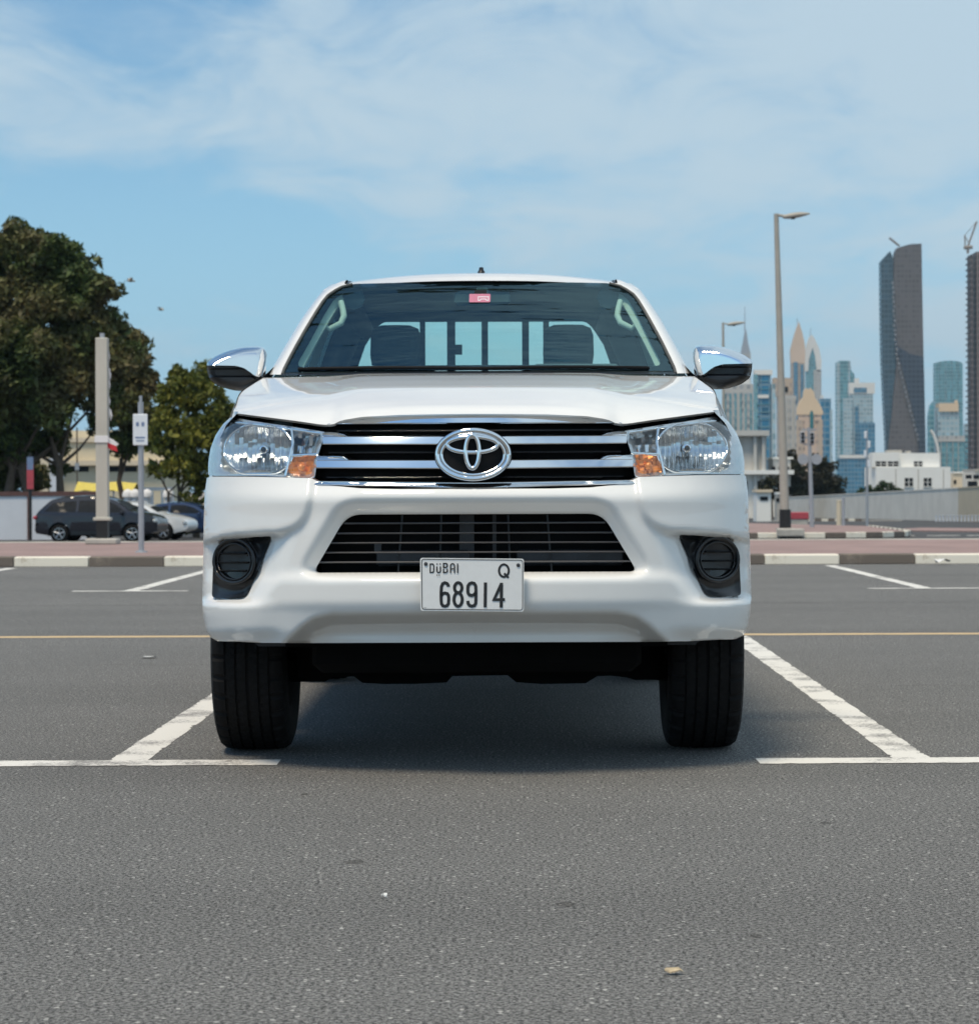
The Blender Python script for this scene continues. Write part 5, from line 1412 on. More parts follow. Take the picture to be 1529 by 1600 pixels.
Y = 119.0; zt = zg(Y); ox = W(0, 800, Y).x
B = [blob(*a[:2], Y, a[2], ox, zt, a[3]) for a in ((-40, 745, 30, 0), (-8, 738, 28, 0), (20, 745, 26, 0), (48, 742, 24, 0), (68, 752, 16, 0), (-75, 740, 32, 0), (5, 710, 26, 0), (45, 712, 22, 0))]
tree('hedge_tree', 'low dark tree in the shade behind the white boundary wall', ox, Y, zt, B, .15, 480, 'leaf_big', 24, [(0, 1.6, .12), (1.4, 1.6, .1)])

# ---- beige building beyond the trees
Y = 170.0; k = Y / F; zb_ = zg(Y)
bg_ = thing('beige_building', 'long low beige building with a dark window strip seen between the trees', 'building', (W(150, 790, Y).x, Y, zb_))
ox = bg_.location.x
def bx(px0, px1, py0, py1, y0, d, name, mat, parent):
    a, b = W(px0, py0, Y), W(px1, py1, Y); return MB().box(((a.x + b.x) / 2 - ox, y0 + d / 2, (a.z + b.z) / 2 - zb_), (b.x - a.x, d, a.z - b.z)).build(name, mat, parent)
bx(88, 260, 690, 800, 0, 12, 'wall', 'beige_wall', bg_); bx(84, 262, 720, 727, -.6, 12, 'canopy', 'beige_pale', bg_); bx(90, 255, 684, 690.5, -.2, 12.4, 'parapet', 'beige_pale', bg_)
bx(100, 190, 672, 684.5, 1.5, 8, 'roof_block', 'beige_wall', bg_)
for a, b in ((98, 118), (123, 139), (168, 186), (192, 214)): bx(a, b, 729, 737, -.05, .2, 'window', 'dark_window', bg_)
bx(60, 82, 698, 800, -1.5, 3, 'pier', 'beige_pale', bg_); bx(100, 250, 745, 746.5, -.03, .1, 'string_course', 'beige_pale', bg_)
Y = 150.0; p = W(88, 780, Y)
hd = thing('white_hoarding', 'tall white panel standing beside the beige building', 'panel', (p.x, p.y, zg(Y)))
a, b = W(79, 705, Y), W(97, 775, Y); MB().box((0, 0, (a.z - zg(Y)) / 2), (b.x - a.x, .3, a.z - zg(Y)), ch=.03).build('panel', 'wall_white', hd)
mb = MB(); mb.box((0, -.2, a.z - zg(Y) - 1.2), (b.x - a.x - .3, .04, .06)); mb.box((0, -.2, 1.0), (b.x - a.x - .3, .04, .06)); mb.build('rail', 'pole_grey', hd)
Y = 125.0; a, b = W(122, 754, Y), W(214, 767, Y)
cn = thing('yellow_canopy', 'low yellow fabric canopy behind the parked cars', 'canopy', ((a.x + b.x) / 2, Y, zg(Y)))
mb = MB(); hw = (b.x - a.x) / 2; zt, zl_ = a.z - zg(Y), b.z - zg(Y)
mb.grid([[(x, -1.2, zl_ + .05 * math.sin(x * 5)) for x in np.linspace(-hw, hw, 25)], [(x, 0, zt + .04 * math.sin(x * 3)) for x in np.linspace(-hw, hw, 25)], [(x, 1.2, zl_) for x in np.linspace(-hw, hw, 25)]])
mb.build('cloth', 'yellow_canopy', cn)
for x in (-hw, -hw / 3, hw / 3, hw): mb = MB(); mb.tube([(x, -1.1, 0), (x, -1.1, zl_)], .05, 6); mb.build('leg', 'pole_grey', cn)
Y = 104.0
for i, (px, lab) in enumerate(((200, 'white domed bollard behind the cars, leftmost of four'), (211, 'white domed bollard behind the cars, second from the left'), (230, 'white domed bollard just right of the grey sign post'), (263, 'white domed bollard nearest the olive tree'))):
    p = W(px, 764, Y); h = p.z - zg(Y); t = thing('bollard', lab, 'bollard', (p.x, Y, zg(Y)), 0, 'white domed bollards behind the cars')
    mb = MB(); mb.lathe([(0, .16), (h - .35, .16)], 14, 'Z'); mb.build('shaft', 'white_cloth', t, smooth=40)
    mb = MB(); mb.lathe([(h - .35, .24), (h - .2, .24), (h - .08, .18), (h, .03)], 16, 'Z'); mb.build('dome', 'white_cloth', t, smooth=50)
# fine dark poles in front of the building
for px, top, lab in ((121, 668, 'thin dark pole left of the concrete post, before the beige building'), (98, 690, 'shorter thin pole beside the white hoarding')):
    Y = 140.0; p = W(px, 790, Y); t = thing('thin_pole', lab, 'pole', (p.x, Y, zg(Y)), 0, 'thin poles by the beige building'); h = W(px, top, Y).z - zg(Y)
    mb = MB(); mb.tube([(0, 0, 0), (0, 0, h)], .045, 6); mb.build('shaft', 'bark', t); MB().box((0, 0, h * .62), (.22, .18, .4)).build('junction_box', 'pole_grey', t)
# a low white frame and pallid trunks behind the bollards
Y = 112.0; a, b = W(222, 764, Y), W(270, 774, Y); ff = thing('white_railing', 'white frame railing behind the parked cars at the tree foot', 'railing', ((a.x + b.x) / 2, Y, zg(Y)))
hw = (b.x - a.x) / 2; zt = a.z - zg(Y)
MB().box((0, 0, zt), (2 * hw, .1, .16)).build('top_rail', 'white_cloth', ff)
for x in np.linspace(-hw, hw, 4): MB().box((x, 0, zt / 2 - .05), (.12, .1, zt - .12)).build('leg', 'white_cloth', ff)
# birds
for px, py, Y, lab, rz in ((205, 439, 90, 'small bird in flight above the tall tree, the larger of two', .4), (252, 484, 120, 'tiny bird in flight left of the truck roof', -.3)):
    p = W(px, py, Y); t = thing('bird', lab, 'bird', p, rz, 'birds in the sky')
    mb = MB(); mb.lathe([(-.16, .01), (-.10, .035), (0, .05), (.08, .035), (.13, .03), (.17, .008)], 10, 'X'); mb.build('torso', 'bird_feathers', t, smooth=60)
    for s_ in (-1, 1):
        mb = MB(); mb.prism([(.06, s_ * .03, .02), (-.06, s_ * .03, .02), (-.08, s_ * .18, .10), (-.10, s_ * .30, .06), (.0, s_ * .2, .13)], (0, 0, .008)); mb.build('wing', 'bird_feathers', t)
    mb = MB(); mb.prism([(-.14, -.015, 0), (-.14, .015, 0), (-.25, .05, .0), (-.25, -.05, 0)], (0, 0, .008)); mb.build('tail', 'bird_feathers', t)

# ------------------------------------------------------------------ right of the truck: lamps, signs, walls, villa
def street_lamp(px_b, py_b, px_t, py_t, Y, zb, label, r, head_px, collar=None, lean=0.0):
    p = W(px_b, py_b, Y); tpt = W(px_t, py_t, Y); t = thing('street_lamp', label, 'street lamp', (p.x, Y, zb), 0, 'street lamps right of the truck')
    h = tpt.z - zb; dx = tpt.x - p.x
    mb = MB(); mb.tube([(dx * u, 0, h * u) for u in np.linspace(0, 1, 12)], [r * (1 - .5 * u) for u in np.linspace(0, 1, 12)], 14); mb.build('pole', 'lamp_pole', t, smooth=60)
    hl = head_px * Y / F
    mb = MB(); mb.tube([(dx, 0, h - .05), (dx + hl * .25, 0, h - .1)], r * .3, 8); mb.build('bracket', 'lamp_pole', t, smooth=60)
    n = 18; rows = []
    for i in range(13):
        u = i / 12; w_ = .16 * math.sin(math.pi * min(1, u * .92 + .06)) ** .6; hh = .11 * math.sin(math.pi * min(1, u * .9 + .08)) ** .6
        rows.append([(dx + hl * (.2 + .82 * u), w_ * hl / 1.2 * math.cos(2 * math.pi * k / n), h - .13 + .12 * u + hh * hl / 1.2 * math.sin(2 * math.pi * k / n) * (1 if math.sin(2 * math.pi * k / n) > 0 else 1.2 * (1 - u * .6))) for k in range(n + 1)])
    mb = MB(); mb.grid(rows); hd = mb.build('lamp_head', 'lamp_pole', t, smooth=60)
    mb = MB(); mb.lathe([(-.04, .02), (-.02, .09), (.02, .12)], 14, 'Z', (dx + hl * .5, 0, h - .2)); mb.build('lamp_glass', 'dark_window', hd, smooth=60)
    if collar:
        zc0 = W(px_b, collar, Y).z - zb
        mb = MB(); mb.lathe([(.0, r * 1.25), (zc0, r * 1.2)], 14, 'Z'); mb.build('base_sleeve', 'black_paint', t, smooth=40)
    mb = MB(); mb.lathe([(-.2, .42), (.06, .42), (.07, .3)], 16, 'Z'); mb.build('footing', 'concrete', t, smooth=40)
    return t
street_lamp(1226, 828, 1212, 334, 100.0, zi(100), 'tall tapering street lamp with black base on the right island', .20, 52, 796)
street_lamp(1131, 830, 1129, 504, 160.0, zg(160), 'farther street lamp rising behind the right mirror of the truck', .15, 34)
Y = 90.4; p = W(1231, 842, Y); tag(MB().box((0, 0, .06), (1.0, .5, .3), ch=.04).build('concrete_plinth', 'concrete', None, (p.x, 89.72, zi(90) - .02)), 'pale concrete plinth at the striped kerb before the tall lamp', 'plinth')
# traffic signal pole
Y = 107.0; p = W(1268, 826, Y); zb = zi(Y); k = Y / F
tp_ = thing('traffic_signal', 'grey pole with signal heads and round signs right of the tall lamp', 'traffic signal', (p.x, Y, zb))
h = W(1262, 668, Y).z - zb; mb = MB(); mb.tube([(0, 0, 0), (-.12, 0, h)], [.10, .08], 10); mb.build('pole', 'pole_grey', tp_, smooth=50)
for dz, w_ in ((.1, .62), (.45, .5), (.75, .44)): MB().box((-.12, -.02, h - dz), (w_, .08, .08)).build('arm', 'pole_grey', tp_)
for x, z in ((-.34, .35), (.12, .38)):
    hd = MB().box((-.12 + x * .9, -.1, h - z - .1), (.2, .18, .55), ch=.03).build('signal_head', 'pole_grey', tp_)
    for q in (-.17, 0, .17): mb = MB(); mb.lathe([(-.05, .07), (0, .07)], 10, 'Y', (-.12 + x * .9, -.2, h - z - .1 + q)); mb.build('visor', 'black_paint', hd)
for x in (-.32, .28): mb = MB(); mb.lathe([(-.02, .24), (.02, .24)], 20, 'Y', (-.08 + x, -.1, h - 1.42)); mb.build('round_sign', 'pole_grey', tp_)
# small posts on the island
for px, pt, Y, r, name, lab, mat in ((1317, 778, 112, .07, 'slim_post', 'slim mauve post on the island before the grey wall', 'pole_grey'), (1310, 783, 150, .16, 'timber_post', 'short cream post in front of the long grey wall', 'beige_pale')):
    p = W(px, 815, Y); zb = zi(Y) if Y < 126 else zg(Y); t = thing(name, lab, 'post', (p.x, Y, zb)); h = W(px, pt, Y).z - zb
    mb = MB(); mb.tube([(0, 0, 0), (0, 0, h)], r, 8); mb.build('shaft', mat, t); mb = MB(); mb.lathe([(h, r * 1.15), (h + .05, r)], 10, 'Z'); mb.build('cap', mat, t)
Y = 150.0; p = W(1354, 812, Y); t = thing('antenna_mast', 'thin pale mast with small antennas beside the white villa', 'mast', (p.x, Y, zg(Y))); h = W(1354, 672, Y).z - zg(Y)
mb = MB(); mb.tube([(0, 0, 0), (0, 0, h)], [.09, .06], 8); mb.build('pole', 'pole_grey', t)
for z, x in ((.3, -.1), (.9, .12), (1.5, -.12), (2.1, .1)): MB().box((x, -.05, h - z), (.16, .14, .45), ch=.02).build('antenna', 'sign_white', t)
# red barrier
Y = 165.0; p = W(1248, 812, Y); t = thing('barrier', 'red and white plastic road barrier near the tall lamp', 'barrier', (p.x, Y, zg(Y)))
hb = W(1248, 800, Y).z - zg(Y); MB().box((0, 0, hb - .26), (1.25, .4, .5), ch=.05).build('shell', 'barrier_red', t); MB().box((0, 0, (hb - .5) / 2), (1.1, .3, hb - .5)).build('leg', 'concrete', t)
MB().box((.78, 0, hb - .3), (.24, .35, .5)).build('white_end', 'white_cloth', t)
# the long grey wall, its tan end and the railing along it
A, B_ = W(1225, 809, 303), W(1496, 814, 199); C_ = W(1690, 818, 155)
def wall_run(a, b, h0, h1, mat, name, label):
    t = thing(name, label, 'wall', (a.x, a.y, 0)); d = Vector((b.x - a.x, b.y - a.y, 0)); n = Vector((-d.y, d.x, 0)).normalized() * .25
    mb = MB(); mb.prism([(0, 0, a.z - .6), (d.x, d.y, b.z - .6), (d.x, d.y, b.z + h1), (0, 0, a.z + h0)], n); mb.build('wall_face', mat, t)
    mb = MB(); mb.prism([tuple(Vector((0, 0, a.z + h0)) - n * .2), tuple(Vector((d.x, d.y, b.z + h1)) - n * .2), tuple(Vector((d.x, d.y, b.z + h1 + .12)) - n * .2), tuple(Vector((0, 0, a.z + h0 + .12)) - n * .2)], n * 1.4); mb.build('coping', mat, t)
    return t
wall_run(W(380, 806, 330), A, 2.5, 2.5, 'wall_grey', 'perimeter_wall', 'far stretch of the grey perimeter wall passing behind the truck and the tall lamp')
wall_run(A, B_, 2.5, W(1496, 762, 199).z - B_.z - .1, 'wall_grey', 'perimeter_wall', 'long pale grey perimeter wall receding below the white villa')
wall_run(B_, C_, W(1497, 762, 199).z - B_.z - .1, W(1690, 750, 155).z - C_.z, 'wall_tan', 'perimeter_wall', 'tan end of the perimeter wall at the right edge')
for i in range(20):
    px = 1462 + i * 5.6; Yb = float(np.interp(px, [1462, 1580], [190, 170])); p = W(px, 814, Yb); t = thing('guard_post', 'short pale guard post in the row at the foot of the far wall', 'guard post', (p.x, Yb, p.z - .05), 0, 'guard posts along the far wall')
    h = 9.5 * Yb / F; mb = MB(); mb.tube([(0, 0, 0), (0, 0, h)], .07, 6); mb.build('shaft', 'wall_white', t); MB().box((0, 0, h), (.18, .18, .06)).build('cap', 'wall_white', t)

# buildings made of blocks measured on the photo, at their own distance
class Bld:
    def __init__(s, name, label, px, Y, cat='building', group=None, zb=None):
        s.Y = Y; s.zb = zg(Y) if zb is None else zb; p = W(px, 780, Y); s.ox = p.x; s.o = thing(name, label, cat, (p.x, Y, s.zb), 0, group)
    def pt(s, px, py, y=0): q = W(px, py, s.Y); return (q.x - s.ox, y, q.z - s.zb)
    def inset(s, x0, x1, dep, fwd):
        """a block right of the optical axis also shows its left flank: the measured left edge is that of its back"""
        if dep < 1.5 or x1 - x0 < 5: return x0
        return min(x0 + max(0, dep - max(fwd, 0)) / s.Y * (x0 - CX), x0 + .35 * (x1 - x0))
    def block(s, x0, x1, y0, y1, dep, name, mat, fwd=0.0, parent=None):
        if dep > 1.5 and s.Y > 800: dep = max(1.5, dep * .5)
        x0 = s.inset(x0, x1, dep, fwd)
        a, b = s.pt(x0, y0), s.pt(x1, y1 if y1 else 780); zb = b[2] if y1 else 0
        return MB().box(((a[0] + b[0]) / 2, dep / 2 - fwd, (a[2] + zb) / 2), (b[0] - a[0], dep, a[2] - zb)).build(name, mat, parent or s.o)
    def poly(s, pts, dep, name, mat, fwd=0.0, parent=None):
        if dep > 1.5: dep = max(1.5, dep * .3)
        xa, xb = min(p[0] for p in pts), max(p[0] for p in pts); xn = s.inset(xa, xb, dep, fwd); pts = [(xb - (xb - px) * (xb - xn) / (xb - xa), py) for px, py in pts]
        mb = MB(); mb.prism([s.pt(px, py, -fwd) for px, py in pts], (0, dep, 0)); return mb.build(name, mat, parent or s.o)
# villa
v = Bld('white_villa', 'white flat roofed two storey villa behind the long grey wall', 1415, 335, 'house')
v.block(1357, 1467, 708, 731, 9, 'upper_storey', 'villa_white'); v.block(1350, 1482, 730, 0, 11, 'lower_storey', 'villa_white', 1.2); v.block(1357, 1402, 707, 730, 3, 'stair_block', 'villa_white', .8)
v.block(1385, 1412, 703, 709, 3, 'roof_tank', 'concrete', -2); v.block(1418, 1428, 704, 708.5, 2, 'roof_tank', 'concrete', -3)
for a, b, c, d, f in ((1366, 1382, 721, 729, .88), (1385, 1401, 721, 729, .88), (1427, 1440, 721, 729, .08), (1410.5, 1423, 747, 760, 1.28), (1440, 1452, 747, 760, 1.28)):
    wv = v.block(a, b, c, d, .3, 'window', 'dark_window', f); v.block((a + b) / 2 - .5, (a + b) / 2 + .5, c, d, .1, 'mullion', 'villa_white', f + .06, wv); v.block(a, b, (c + d) / 2 - .4, (c + d) / 2 + .4, .1, 'transom', 'villa_white', f + .09, wv); v.block(a - 1, b + 1, d, d + 1, .3, 'sill', 'villa_white', f + .2, wv)
for a in (1396, 1431, 1470): v.block(a, a + 1.2, 733, 768, .08, 'downpipe', 'concrete', 1.26)
h2 = Bld('cream_house', 'small cream house just right of the white villa', 1493, 350, 'house'); h2.block(1480, 1503, 739, 0, 8, 'wall', 'beige_pale'); h2.block(1479, 1504, 737, 739.5, 8.5, 'parapet', 'villa_white', .2); h2.block(1489, 1493, 750, 756, .2, 'window', 'dark_window', .08)
h3 = Bld('grey_house', 'grey building with dark openings at the right edge', 1530, 360); h3.block(1503, 1580, 735, 0, 10, 'wall', 'wall_grey')
for a in (1508, 1520, 1534): h3.block(a, a + 9, 742, 748, .3, 'window', 'dark_window', .1)
h3.block(1511, 1526, 752, 762, .3, 'doorway', 'dark_window', .1); h3.block(1502, 1581, 733, 735.5, 10.6, 'parapet', 'concrete', .3)
# pale pavilion right beside the truck
g = Bld('pale_pavilion', 'pale pavilion with pillars and flat roof right beside the truck', 1170, 270)
g.block(1110, 1200, 673, 681, 8, 'roof_slab', 'pavilion_grey', 1); g.block(1112, 1197, 681, 735, 7, 'upper_wall', 'pavilion_grey'); g.block(1110, 1238, 735, 741, 8, 'canopy_slab', 'villa_white', 1.2)
for a in (1120, 1150, 1176, 1189): g.block(a, a + 5, 681, 0, .5, 'pillar', 'pavilion_grey', .6)
for a in (1160, 1183, 1201): g.block(a, a + 7, 752, 775, .2, 'opening', 'dark_window', .08)
g.block(1110, 1200, 741, 0, 6, 'lower_wall', 'villa_white'); g.block(1200, 1236, 716, 760, 6, 'side_wing', 'pavilion_grey', -1); g.block(1198, 1240, 714, 717, 6.5, 'wing_roof', 'villa_white', -.8)
for a in (1206, 1217, 1228): g.block(a, a + 6, 729, 737, .3, 'window', 'dark_window', -.95)
k2 = Bld('gatehouse', 'small white gatehouse between the truck and the tall lamp', 1190, 205)
k2.block(1176, 1204, 768, 0, 3, 'wall', 'villa_white'); k2.block(1174, 1206, 765, 769, 3.6, 'roof', 'beige_pale', .3); k2.block(1187, 1199, 776, 782, .2, 'window', 'dark_window', .06)
k3 = Bld('ticket_kiosk', 'small grey kiosk with rounded top left of the tall lamp', 1214, 215); k3.block(1210, 1219, 772, 0, 2, 'wall', 'concrete'); k3.block(1209, 1220, 769, 772.5, 2.3, 'roof', 'villa_white', .1); k3.block(1212, 1217, 778, 784, .2, 'window', 'dark_window', .06)
# trees and bushes behind the wall
def easy_tree(name, label, px, Y, blobs, leaf, per, mat, seed, trunks, cat='tree', group=None):
    zt = zg(Y); ox = W(px, 780, Y).x; return tree(name, label, ox, Y, zt, [blob(a, b, Y, r, ox, zt, d) for a, b, r, d in blobs], leaf, per, mat, seed, trunks, group, cat)
easy_tree('dark_tree', 'dark olive tree directly right of the tall lamp, tallest of its clump', 1245, 318, ((1232, 718, 16, 0), (1225, 745, 20, 0), (1243, 738, 18, -1), (1252, 765, 20, 0), (1228, 775, 20, 0)), .24, 150, 'leaf_dark', 31, [(0, 4, .2)], 'tree', 'dark trees above the grey wall')
easy_tree('dark_tree', 'dark olive tree behind the traffic signal', 1285, 322, ((1275, 725, 16, 0), (1268, 755, 20, -1), (1290, 735, 17, 0), (1298, 758, 20, 0), (1280, 778, 20, 0), (1308, 770, 14, 0)), .24, 150, 'leaf_dark', 32, [(0, 4, .2)], 'tree', 'dark trees above the grey wall')
easy_tree('dark_tree', 'low dark tree left of the tall lamp', 1205, 240, ((1200, 755, 12, 0), (1213, 752, 12, 0), (1195, 768, 12, 0), (1212, 772, 12, 0)), .24, 150, 'leaf_dark', 33, [(0, 3, .15)], 'tree', 'dark trees above the grey wall')
easy_tree('green_bush', 'rounded green bush in front of the white villa', 1385, 300, ((1385, 762, 13, 0), (1370, 768, 11, 0), (1400, 767, 9, 0), (1345, 770, 9, 0), (1358, 768, 9, 0)), .2, 200, 'leaf_bush', 34, [(0, 1.5, .1)], 'bush')

# ------------------------------------------------------------------ the skyline
facade('glass_blue', (0.12, 0.22, 0.30), (0.015, 0.13, 0.24), 3.2, 4.0, .8, .75, .2)
facade('glass_teal', (0.16, 0.30, 0.34), (0.07, 0.22, 0.28), 3.0, 3.8, .82, .7, .2)
facade('glass_pale', (0.34, 0.42, 0.46), (0.20, 0.32, 0.38), 3.0, 3.8, .7, .6, .3)
facade('glass_navy', (0.030, 0.042, 0.065), (0.016, 0.024, 0.042), 3.4, 4.0, .75, .6, .2)
facade('tower_brown', (0.105, 0.095, 0.095), (0.070, 0.062, 0.066), 3.0, 4.0, .7, .55, .4)
facade('tower_steel', (0.045, 0.085, 0.115), (0.025, 0.06, 0.09), 3.2, 4.0, .8, .7, .2)
facade('stone_tan', (0.42, 0.34, 0.27), (0.30, 0.25, 0.22), 3.2, 3.6, .45, .55, .4)
facade('stone_pink', (0.52, 0.40, 0.32), (0.36, 0.28, 0.24), 3.4, 3.6, .4, .5, .4)
facade('stone_grey', (0.40, 0.40, 0.39), (0.24, 0.26, 0.28), 3.2, 3.6, .5, .5, .4)
facade('unfinished', (0.16, 0.13, 0.125), (0.035, 0.03, 0.036), 4.2, 3.9, .7, .7, .8)
plain('teal_glass', (0.01, 0.13, 0.15), 0.15); plain('white_clad', (0.62, 0.62, 0.60), 0.7, 0, .04, .05); plain('steel_spire', (0.33, 0.35, 0.38), 0.4, .3, .05, .05); plain('tan_clad', (0.55, 0.42, 0.32), 0.7, 0, .04, .05)
plain('gold_clad', (0.60, 0.47, 0.33), 0.7, 0, .04, .05); plain('crane_steel', (0.20, 0.17, 0.15), 0.6); plain('slit_light', (0.17, 0.175, 0.19), 0.4, 0, .5, .6); plain('dark_rib', (0.05, 0.045, 0.05), 0.6)
GR = 'towers of the far skyline'
T1 = Bld('dark_tower', 'tallest dark tower of the skyline with a slanted notched top', 1408, 1900, 'skyscraper', GR)
T1.poly([(1373, 780), (1383, 780), (1382, 690), (1378, 620), (1375, 560), (1373.5, 480), (1373, 408), (1389, 392), (1392, 397), (1394, 404), (1396, 480), (1398, 560), (1402, 620), (1408, 690), (1410, 780)], 36, 'glass_wing', 'tower_steel', -3)
T1.poly([(1383, 780), (1446, 780), (1445, 700), (1442, 560), (1440, 470), (1438.5, 380.5), (1420, 381.5), (1410, 384), (1399, 387), (1396, 392), (1393, 410), (1393, 470), (1396, 520), (1399, 560), (1394, 600), (1386, 690)], 40, 'main_shaft', 'tower_brown')
T1.poly([(1399, 540), (1409, 580), (1422, 630), (1434, 690), (1436, 780), (1446, 780), (1445, 700), (1442.5, 585), (1441, 558), (1420, 553)], 4, 'lower_wing', 'glass_navy', 1.5)
T1.poly([(1386, 700), (1398, 600), (1399.5, 580), (1404, 600), (1420, 660), (1431, 700), (1434, 780), (1390, 780)], 3, 'lower_face', 'tower_brown', .9)
for i in range(34):
    py = 440 + i * 7.4; px = float(np.interp(py, [400, 470, 520, 560, 600, 690], [1391, 1393, 1395, 1399, 1409, 1433])) + (i % 3 - 1) * .6
    T1.block(px, px + 3.2, py, py + 4.2, .5, 'sky_lobby_slit', 'slit_light', 2.4)
mb = MB(); a, b = T1.pt(1407, 383, 8), T1.pt(1391, 370, 8); mb.tube([a, b], .9, 6); mb.build('roof_boom', 'crane_steel', T1.o)
T2 = Bld('half_built_tower', 'dark half built tower with a crane on top at the right edge', 1550, 1500, 'skyscraper', GR)
T2.block(1518, 1600, 393, 0, 30, 'core', 'unfinished'); T2.block(1513, 1519.5, 398, 0, 26, 'edge_frame', 'unfinished', 1.5)
for i in range(40): T2.block(1511.6, 1514, 402 + i * 9, 404 + i * 9, 20, 'slab_edge', 'dark_rib', 1)
cr = Bld('tower_crane', 'tower crane standing on the half built tower at the right edge', 1514, 1500, 'crane')
mb = MB(); 
for a, b, r in (((1513, 395), (1513, 384), .8), ((1507, 386), (1520, 385), 1.3), ((1513, 384), (1527, 345), .55), ((1509, 384), (1508, 367), .4), ((1508, 367), (1516, 381), .3), ((1508, 367), (1527, 345), .2)): 
    m_ = MB(); m_.tube([cr.pt(*a, 4), cr.pt(*b, 4)], r, 6); m_.build({.8: 'mast', 1.3: 'counter_jib', .55: 'jib', .4: 'a_frame'}.get(r, 'stay'), 'crane_steel', cr.o)
T3 = Bld('teal_tower', 'teal glass tower with a gently curved roof right of the dark tower', 1480, 2600, 'skyscraper', GR)
T3.poly([(1457, 780), (1457, 567), (1464, 565), (1478, 563.5), (1492, 564), (1500, 566), (1503, 568), (1504, 780)], 50, 'shaft', 'glass_teal')
for a in (1466, 1476, 1486, 1496): T3.block(a, a + 1, 566, 0, 2, 'fin', 'glass_pale', 1.0)
T4 = Bld('cream_topped_block', 'grey glass block with a cream roof band before the teal tower', 1478, 1700, 'building', GR)
T4.block(1459, 1498, 637, 0, 30, 'shaft', 'glass_pale'); T4.block(1461, 1496, 630, 643, 28, 'roof_band', 'gold_clad', 1.5); T4.block(1491, 1496, 625, 631, 6, 'roof_stub', 'gold_clad', -2); T4.block(1463, 1506, 681, 690, 10, 'podium_band', 'stone_grey', 2.5)
T4.block(1465, 1505, 690, 0, 9, 'podium', 'glass_teal', 2); T4.poly([(1448, 780), (1448, 650), (1452, 633), (1457, 628), (1459, 640), (1460, 780)], 20, 'curved_wing', 'glass_teal', -2)
mb = MB(); mb.tube([T4.pt(*q, -6) for q in ((1451, 672), (1456, 680), (1461, 695), (1464, 712), (1465, 740))], 1.0, 6); mb.build('arch_rib', 'white_clad', T4.o)
for a in (1468, 1477, 1486, 1495): T4.block(a, a + 1.2, 690, 0, .8, 'pier', 'stone_grey', 2.8)
T5 = Bld('dark_teal_block', 'low dark teal block between the cream topped block and the half built tower', 1512, 1800, 'building', GR); T5.block(1504, 1526, 679, 0, 20, 'shaft', 'glass_teal'); T5.block(1505, 1522, 662, 679.5, 16, 'upper_shaft', 'glass_pale', -1)
T6 = Bld('stepped_glass_tower', 'slim pale teal tower with a stepped shoulder left of the white framed tower', 1318, 2400, 'skyscraper', GR)
T6.poly([(1304, 780), (1304, 566), (1310, 563.5), (1327, 563.5), (1328, 578), (1334, 585), (1335, 600), (1330, 604), (1330, 780)], 40, 'shaft', 'glass_teal'); T6.block(1306, 1312, 566, 0, 2, 'side_strip', 'glass_pale', 1); T6.block(1324, 1328, 564, 0, 2, 'side_strip', 'glass_pale', .9)
T7 = Bld('white_framed_tower', 'white framed tower with a dark open gap below its roof', 1345, 2200, 'skyscraper', GR)
T7.block(1324, 1366, 598, 615, 20, 'roof_frame', 'white_clad'); T7.block(1334, 1342, 591, 599, 8, 'roof_stub', 'white_clad', -2); T7.block(1333, 1353, 606, 613, 1, 'gap', 'glass_blue', .6); T7.block(1328, 1364, 615, 0, 18, 'shaft', 'glass_pale', -.5)
T7.block(1335, 1341, 635, 0, 2, 'blue_strip', 'glass_blue', .4); T7.block(1340, 1366, 661, 0, 8, 'lower_block', 'glass_blue', 3); T7.block(1316, 1331, 622, 0, 10, 'side_shaft', 'glass_pale', 2)
T7.block(1310, 1356, 711, 716, 6, 'podium_roof', 'white_clad', 7); T7.block(1306, 1358, 716, 0, 6, 'podium', 'glass_blue', 6)
T8 = Bld('blue_block', 'saturated blue glass block right of the gabled tan tower', 1289, 1500, 'building', GR); T8.block(1279, 1298, 623, 0, 16, 'shaft', 'glass_blue'); T8.block(1281, 1286, 618, 623.5, 4, 'roof_stub', 'white_clad', -1); T8.block(1296, 1300, 640, 0, 3, 'edge', 'glass_pale', .6)
T9 = Bld('gabled_tower', 'tan stone tower with a steep cream gable and one tall teal window', 1263, 1300, 'building', GR)
T9.block(1245, 1283, 647, 0, 14, 'shaft', 'stone_pink'); T9.poly([(1242, 648), (1242, 643), (1246, 630), (1253, 621), (1254, 612), (1258, 606), (1262, 609), (1265, 606), (1270, 612), (1272, 621), (1280, 632), (1285, 643), (1285, 648)], 15, 'gable', 'gold_clad', .5)
T9.poly([(1264.5, 670), (1264.5, 645), (1267, 641), (1269.5, 645), (1269.5, 670)], .6, 'tall_window', 'teal_glass', .9); T9.block(1243, 1254, 656, 0, 6, 'corner_pier', 'stone_tan', .8); T9.block(1274, 1285, 656, 0, 6, 'corner_pier', 'stone_tan', .7)
T10 = Bld('pointed_tower', 'slim tower with a tall tan pyramid top', 1245, 3000, 'skyscraper', GR)
T10.poly([(1234, 568), (1233, 548), (1237, 532), (1242, 516), (1246, 506), (1247, 503), (1248, 506), (1252, 518), (1256, 534), (1257.5, 548), (1257, 568)], 34, 'pyramid_top', 'tan_clad'); T10.block(1234, 1257, 568, 0, 34, 'shaft', 'stone_tan', -.5); T10.block(1239, 1246, 566, 0, 2, 'glass_strip', 'glass_blue', 1.2); T10.block(1250, 1255, 570, 0, 2, 'glass_strip', 'glass_blue', 1.4)
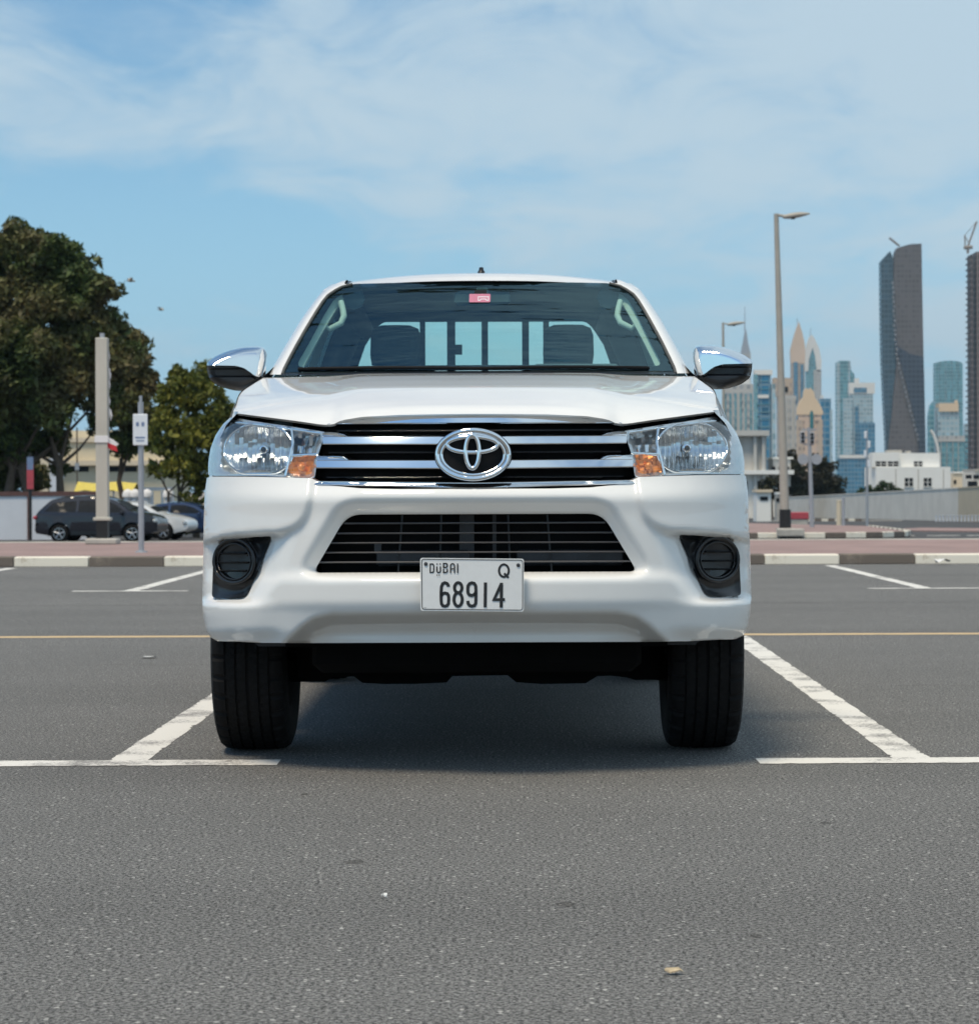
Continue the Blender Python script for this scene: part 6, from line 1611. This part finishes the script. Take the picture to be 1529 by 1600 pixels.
mb = MB(); mb.tube([T10.pt(1247, 504, 15), T10.pt(1247, 496, 15)], .5, 5); mb.build('finial', 'steel_spire', T10.o)
T11 = Bld('sail_topped_tower', 'slim tower whose white top curves like two sails', 1268, 3100, 'skyscraper', GR)
T11.poly([(1256, 580), (1255, 560), (1258, 540), (1263, 527), (1267, 523), (1271, 528), (1279, 545), (1283, 565), (1282, 580), (1275, 580), (1272, 556), (1268, 543), (1262, 562), (1261, 580)], 30, 'sail_frame', 'white_clad', 1); T11.poly([(1261, 580), (1262, 562), (1268, 543), (1272, 556), (1275, 580)], 26, 'glass_infill', 'glass_teal'); T11.block(1257, 1281, 580, 0, 30, 'shaft', 'glass_teal'); T11.block(1270, 1283, 578, 0, 6, 'side_shaft', 'stone_grey', 1)
mb = MB(); mb.tube([T11.pt(1267, 524, 15), T11.pt(1268, 512, 15)], .5, 5); mb.build('finial', 'steel_spire', T11.o)
T12 = Bld('spire_tower', 'grey needle spire showing behind the right mirror', 1164, 3200, 'skyscraper', GR)
T12.poly([(1156, 552), (1159.5, 536), (1162.5, 519), (1164, 514), (1165.5, 519), (1168, 536), (1172, 552)], 22, 'spire', 'steel_spire'); T12.block(1155, 1173, 552, 0, 26, 'shaft', 'stone_grey', 1); mb = MB(); mb.tube([T12.pt(1164, 516, 10), T12.pt(1164, 478, 10)], [.9, .3], 6); mb.build('needle', 'steel_spire', T12.o)
T13 = Bld('blue_glass_hall', 'bright blue glass building with white frame between mirror and tall lamp', 1190, 900, 'building', GR)
T13.block(1182, 1204, 585, 0, 12, 'shaft', 'glass_blue'); T13.block(1176, 1206, 578, 585.5, 13, 'roof_slab', 'white_clad', .6); T13.block(1181, 1200, 617, 622, 1, 'floor_band', 'white_clad', .5); T13.block(1176, 1183, 585, 0, 8, 'side_shaft', 'glass_teal', .8); T13.block(1203, 1211, 600, 0, 8, 'side_shaft', 'glass_pale', .9)
for i in range(7): T13.block(1183, 1203, 592 + i * 12 + 3, 593 + i * 12 + 3, .3, 'spandrel', 'glass_teal', .25)
T14 = Bld('grey_block', 'tall grey concrete block just behind the tall lamp', 1230, 1000, 'building', GR); T14.block(1212, 1244, 618, 0, 16, 'shaft', 'stone_grey'); T14.block(1206, 1238, 590, 618.5, 12, 'upper_shaft', 'stone_tan', -2); T14.block(1226, 1231, 604, 612, .6, 'window', 'dark_window', -1.6)
for i in range(4): T14.block(1217 + i * 7, 1219 + i * 7, 622, 0, .5, 'pier', 'concrete', .4)
T15 = Bld('pale_block', 'pale concrete block showing between the truck and the blue glass building', 1145, 1100, 'building', GR); T15.block(1128, 1182, 600, 0, 20, 'shaft', 'stone_grey'); T15.block(1150, 1172, 592, 600.5, 10, 'roof_block', 'white_clad', -2)
for i in range(6): T15.block(1131 + i * 8, 1134 + i * 8, 615, 700, .6, 'window_strip', 'glass_teal', .4)

# ------------------------------------------------------------------ thin haze over the whole place
t = NT('haze_air')
pv = t.n('ShaderNodeVolumePrincipled', {'Color': (0.70, 0.88, 1.0, 1), 'Density': 0.00008, 'Anisotropy': 0.3})
t.t.links.new(pv.outputs[0], t.o.inputs['Volume']); MATS['haze_air'] = t.m
mb = MB(); mb.box((0, 3450, 200), (8000, 7600, 412)); hz_o = mb.build('haze', 'haze_air'); tag(hz_o, kind='stuff')
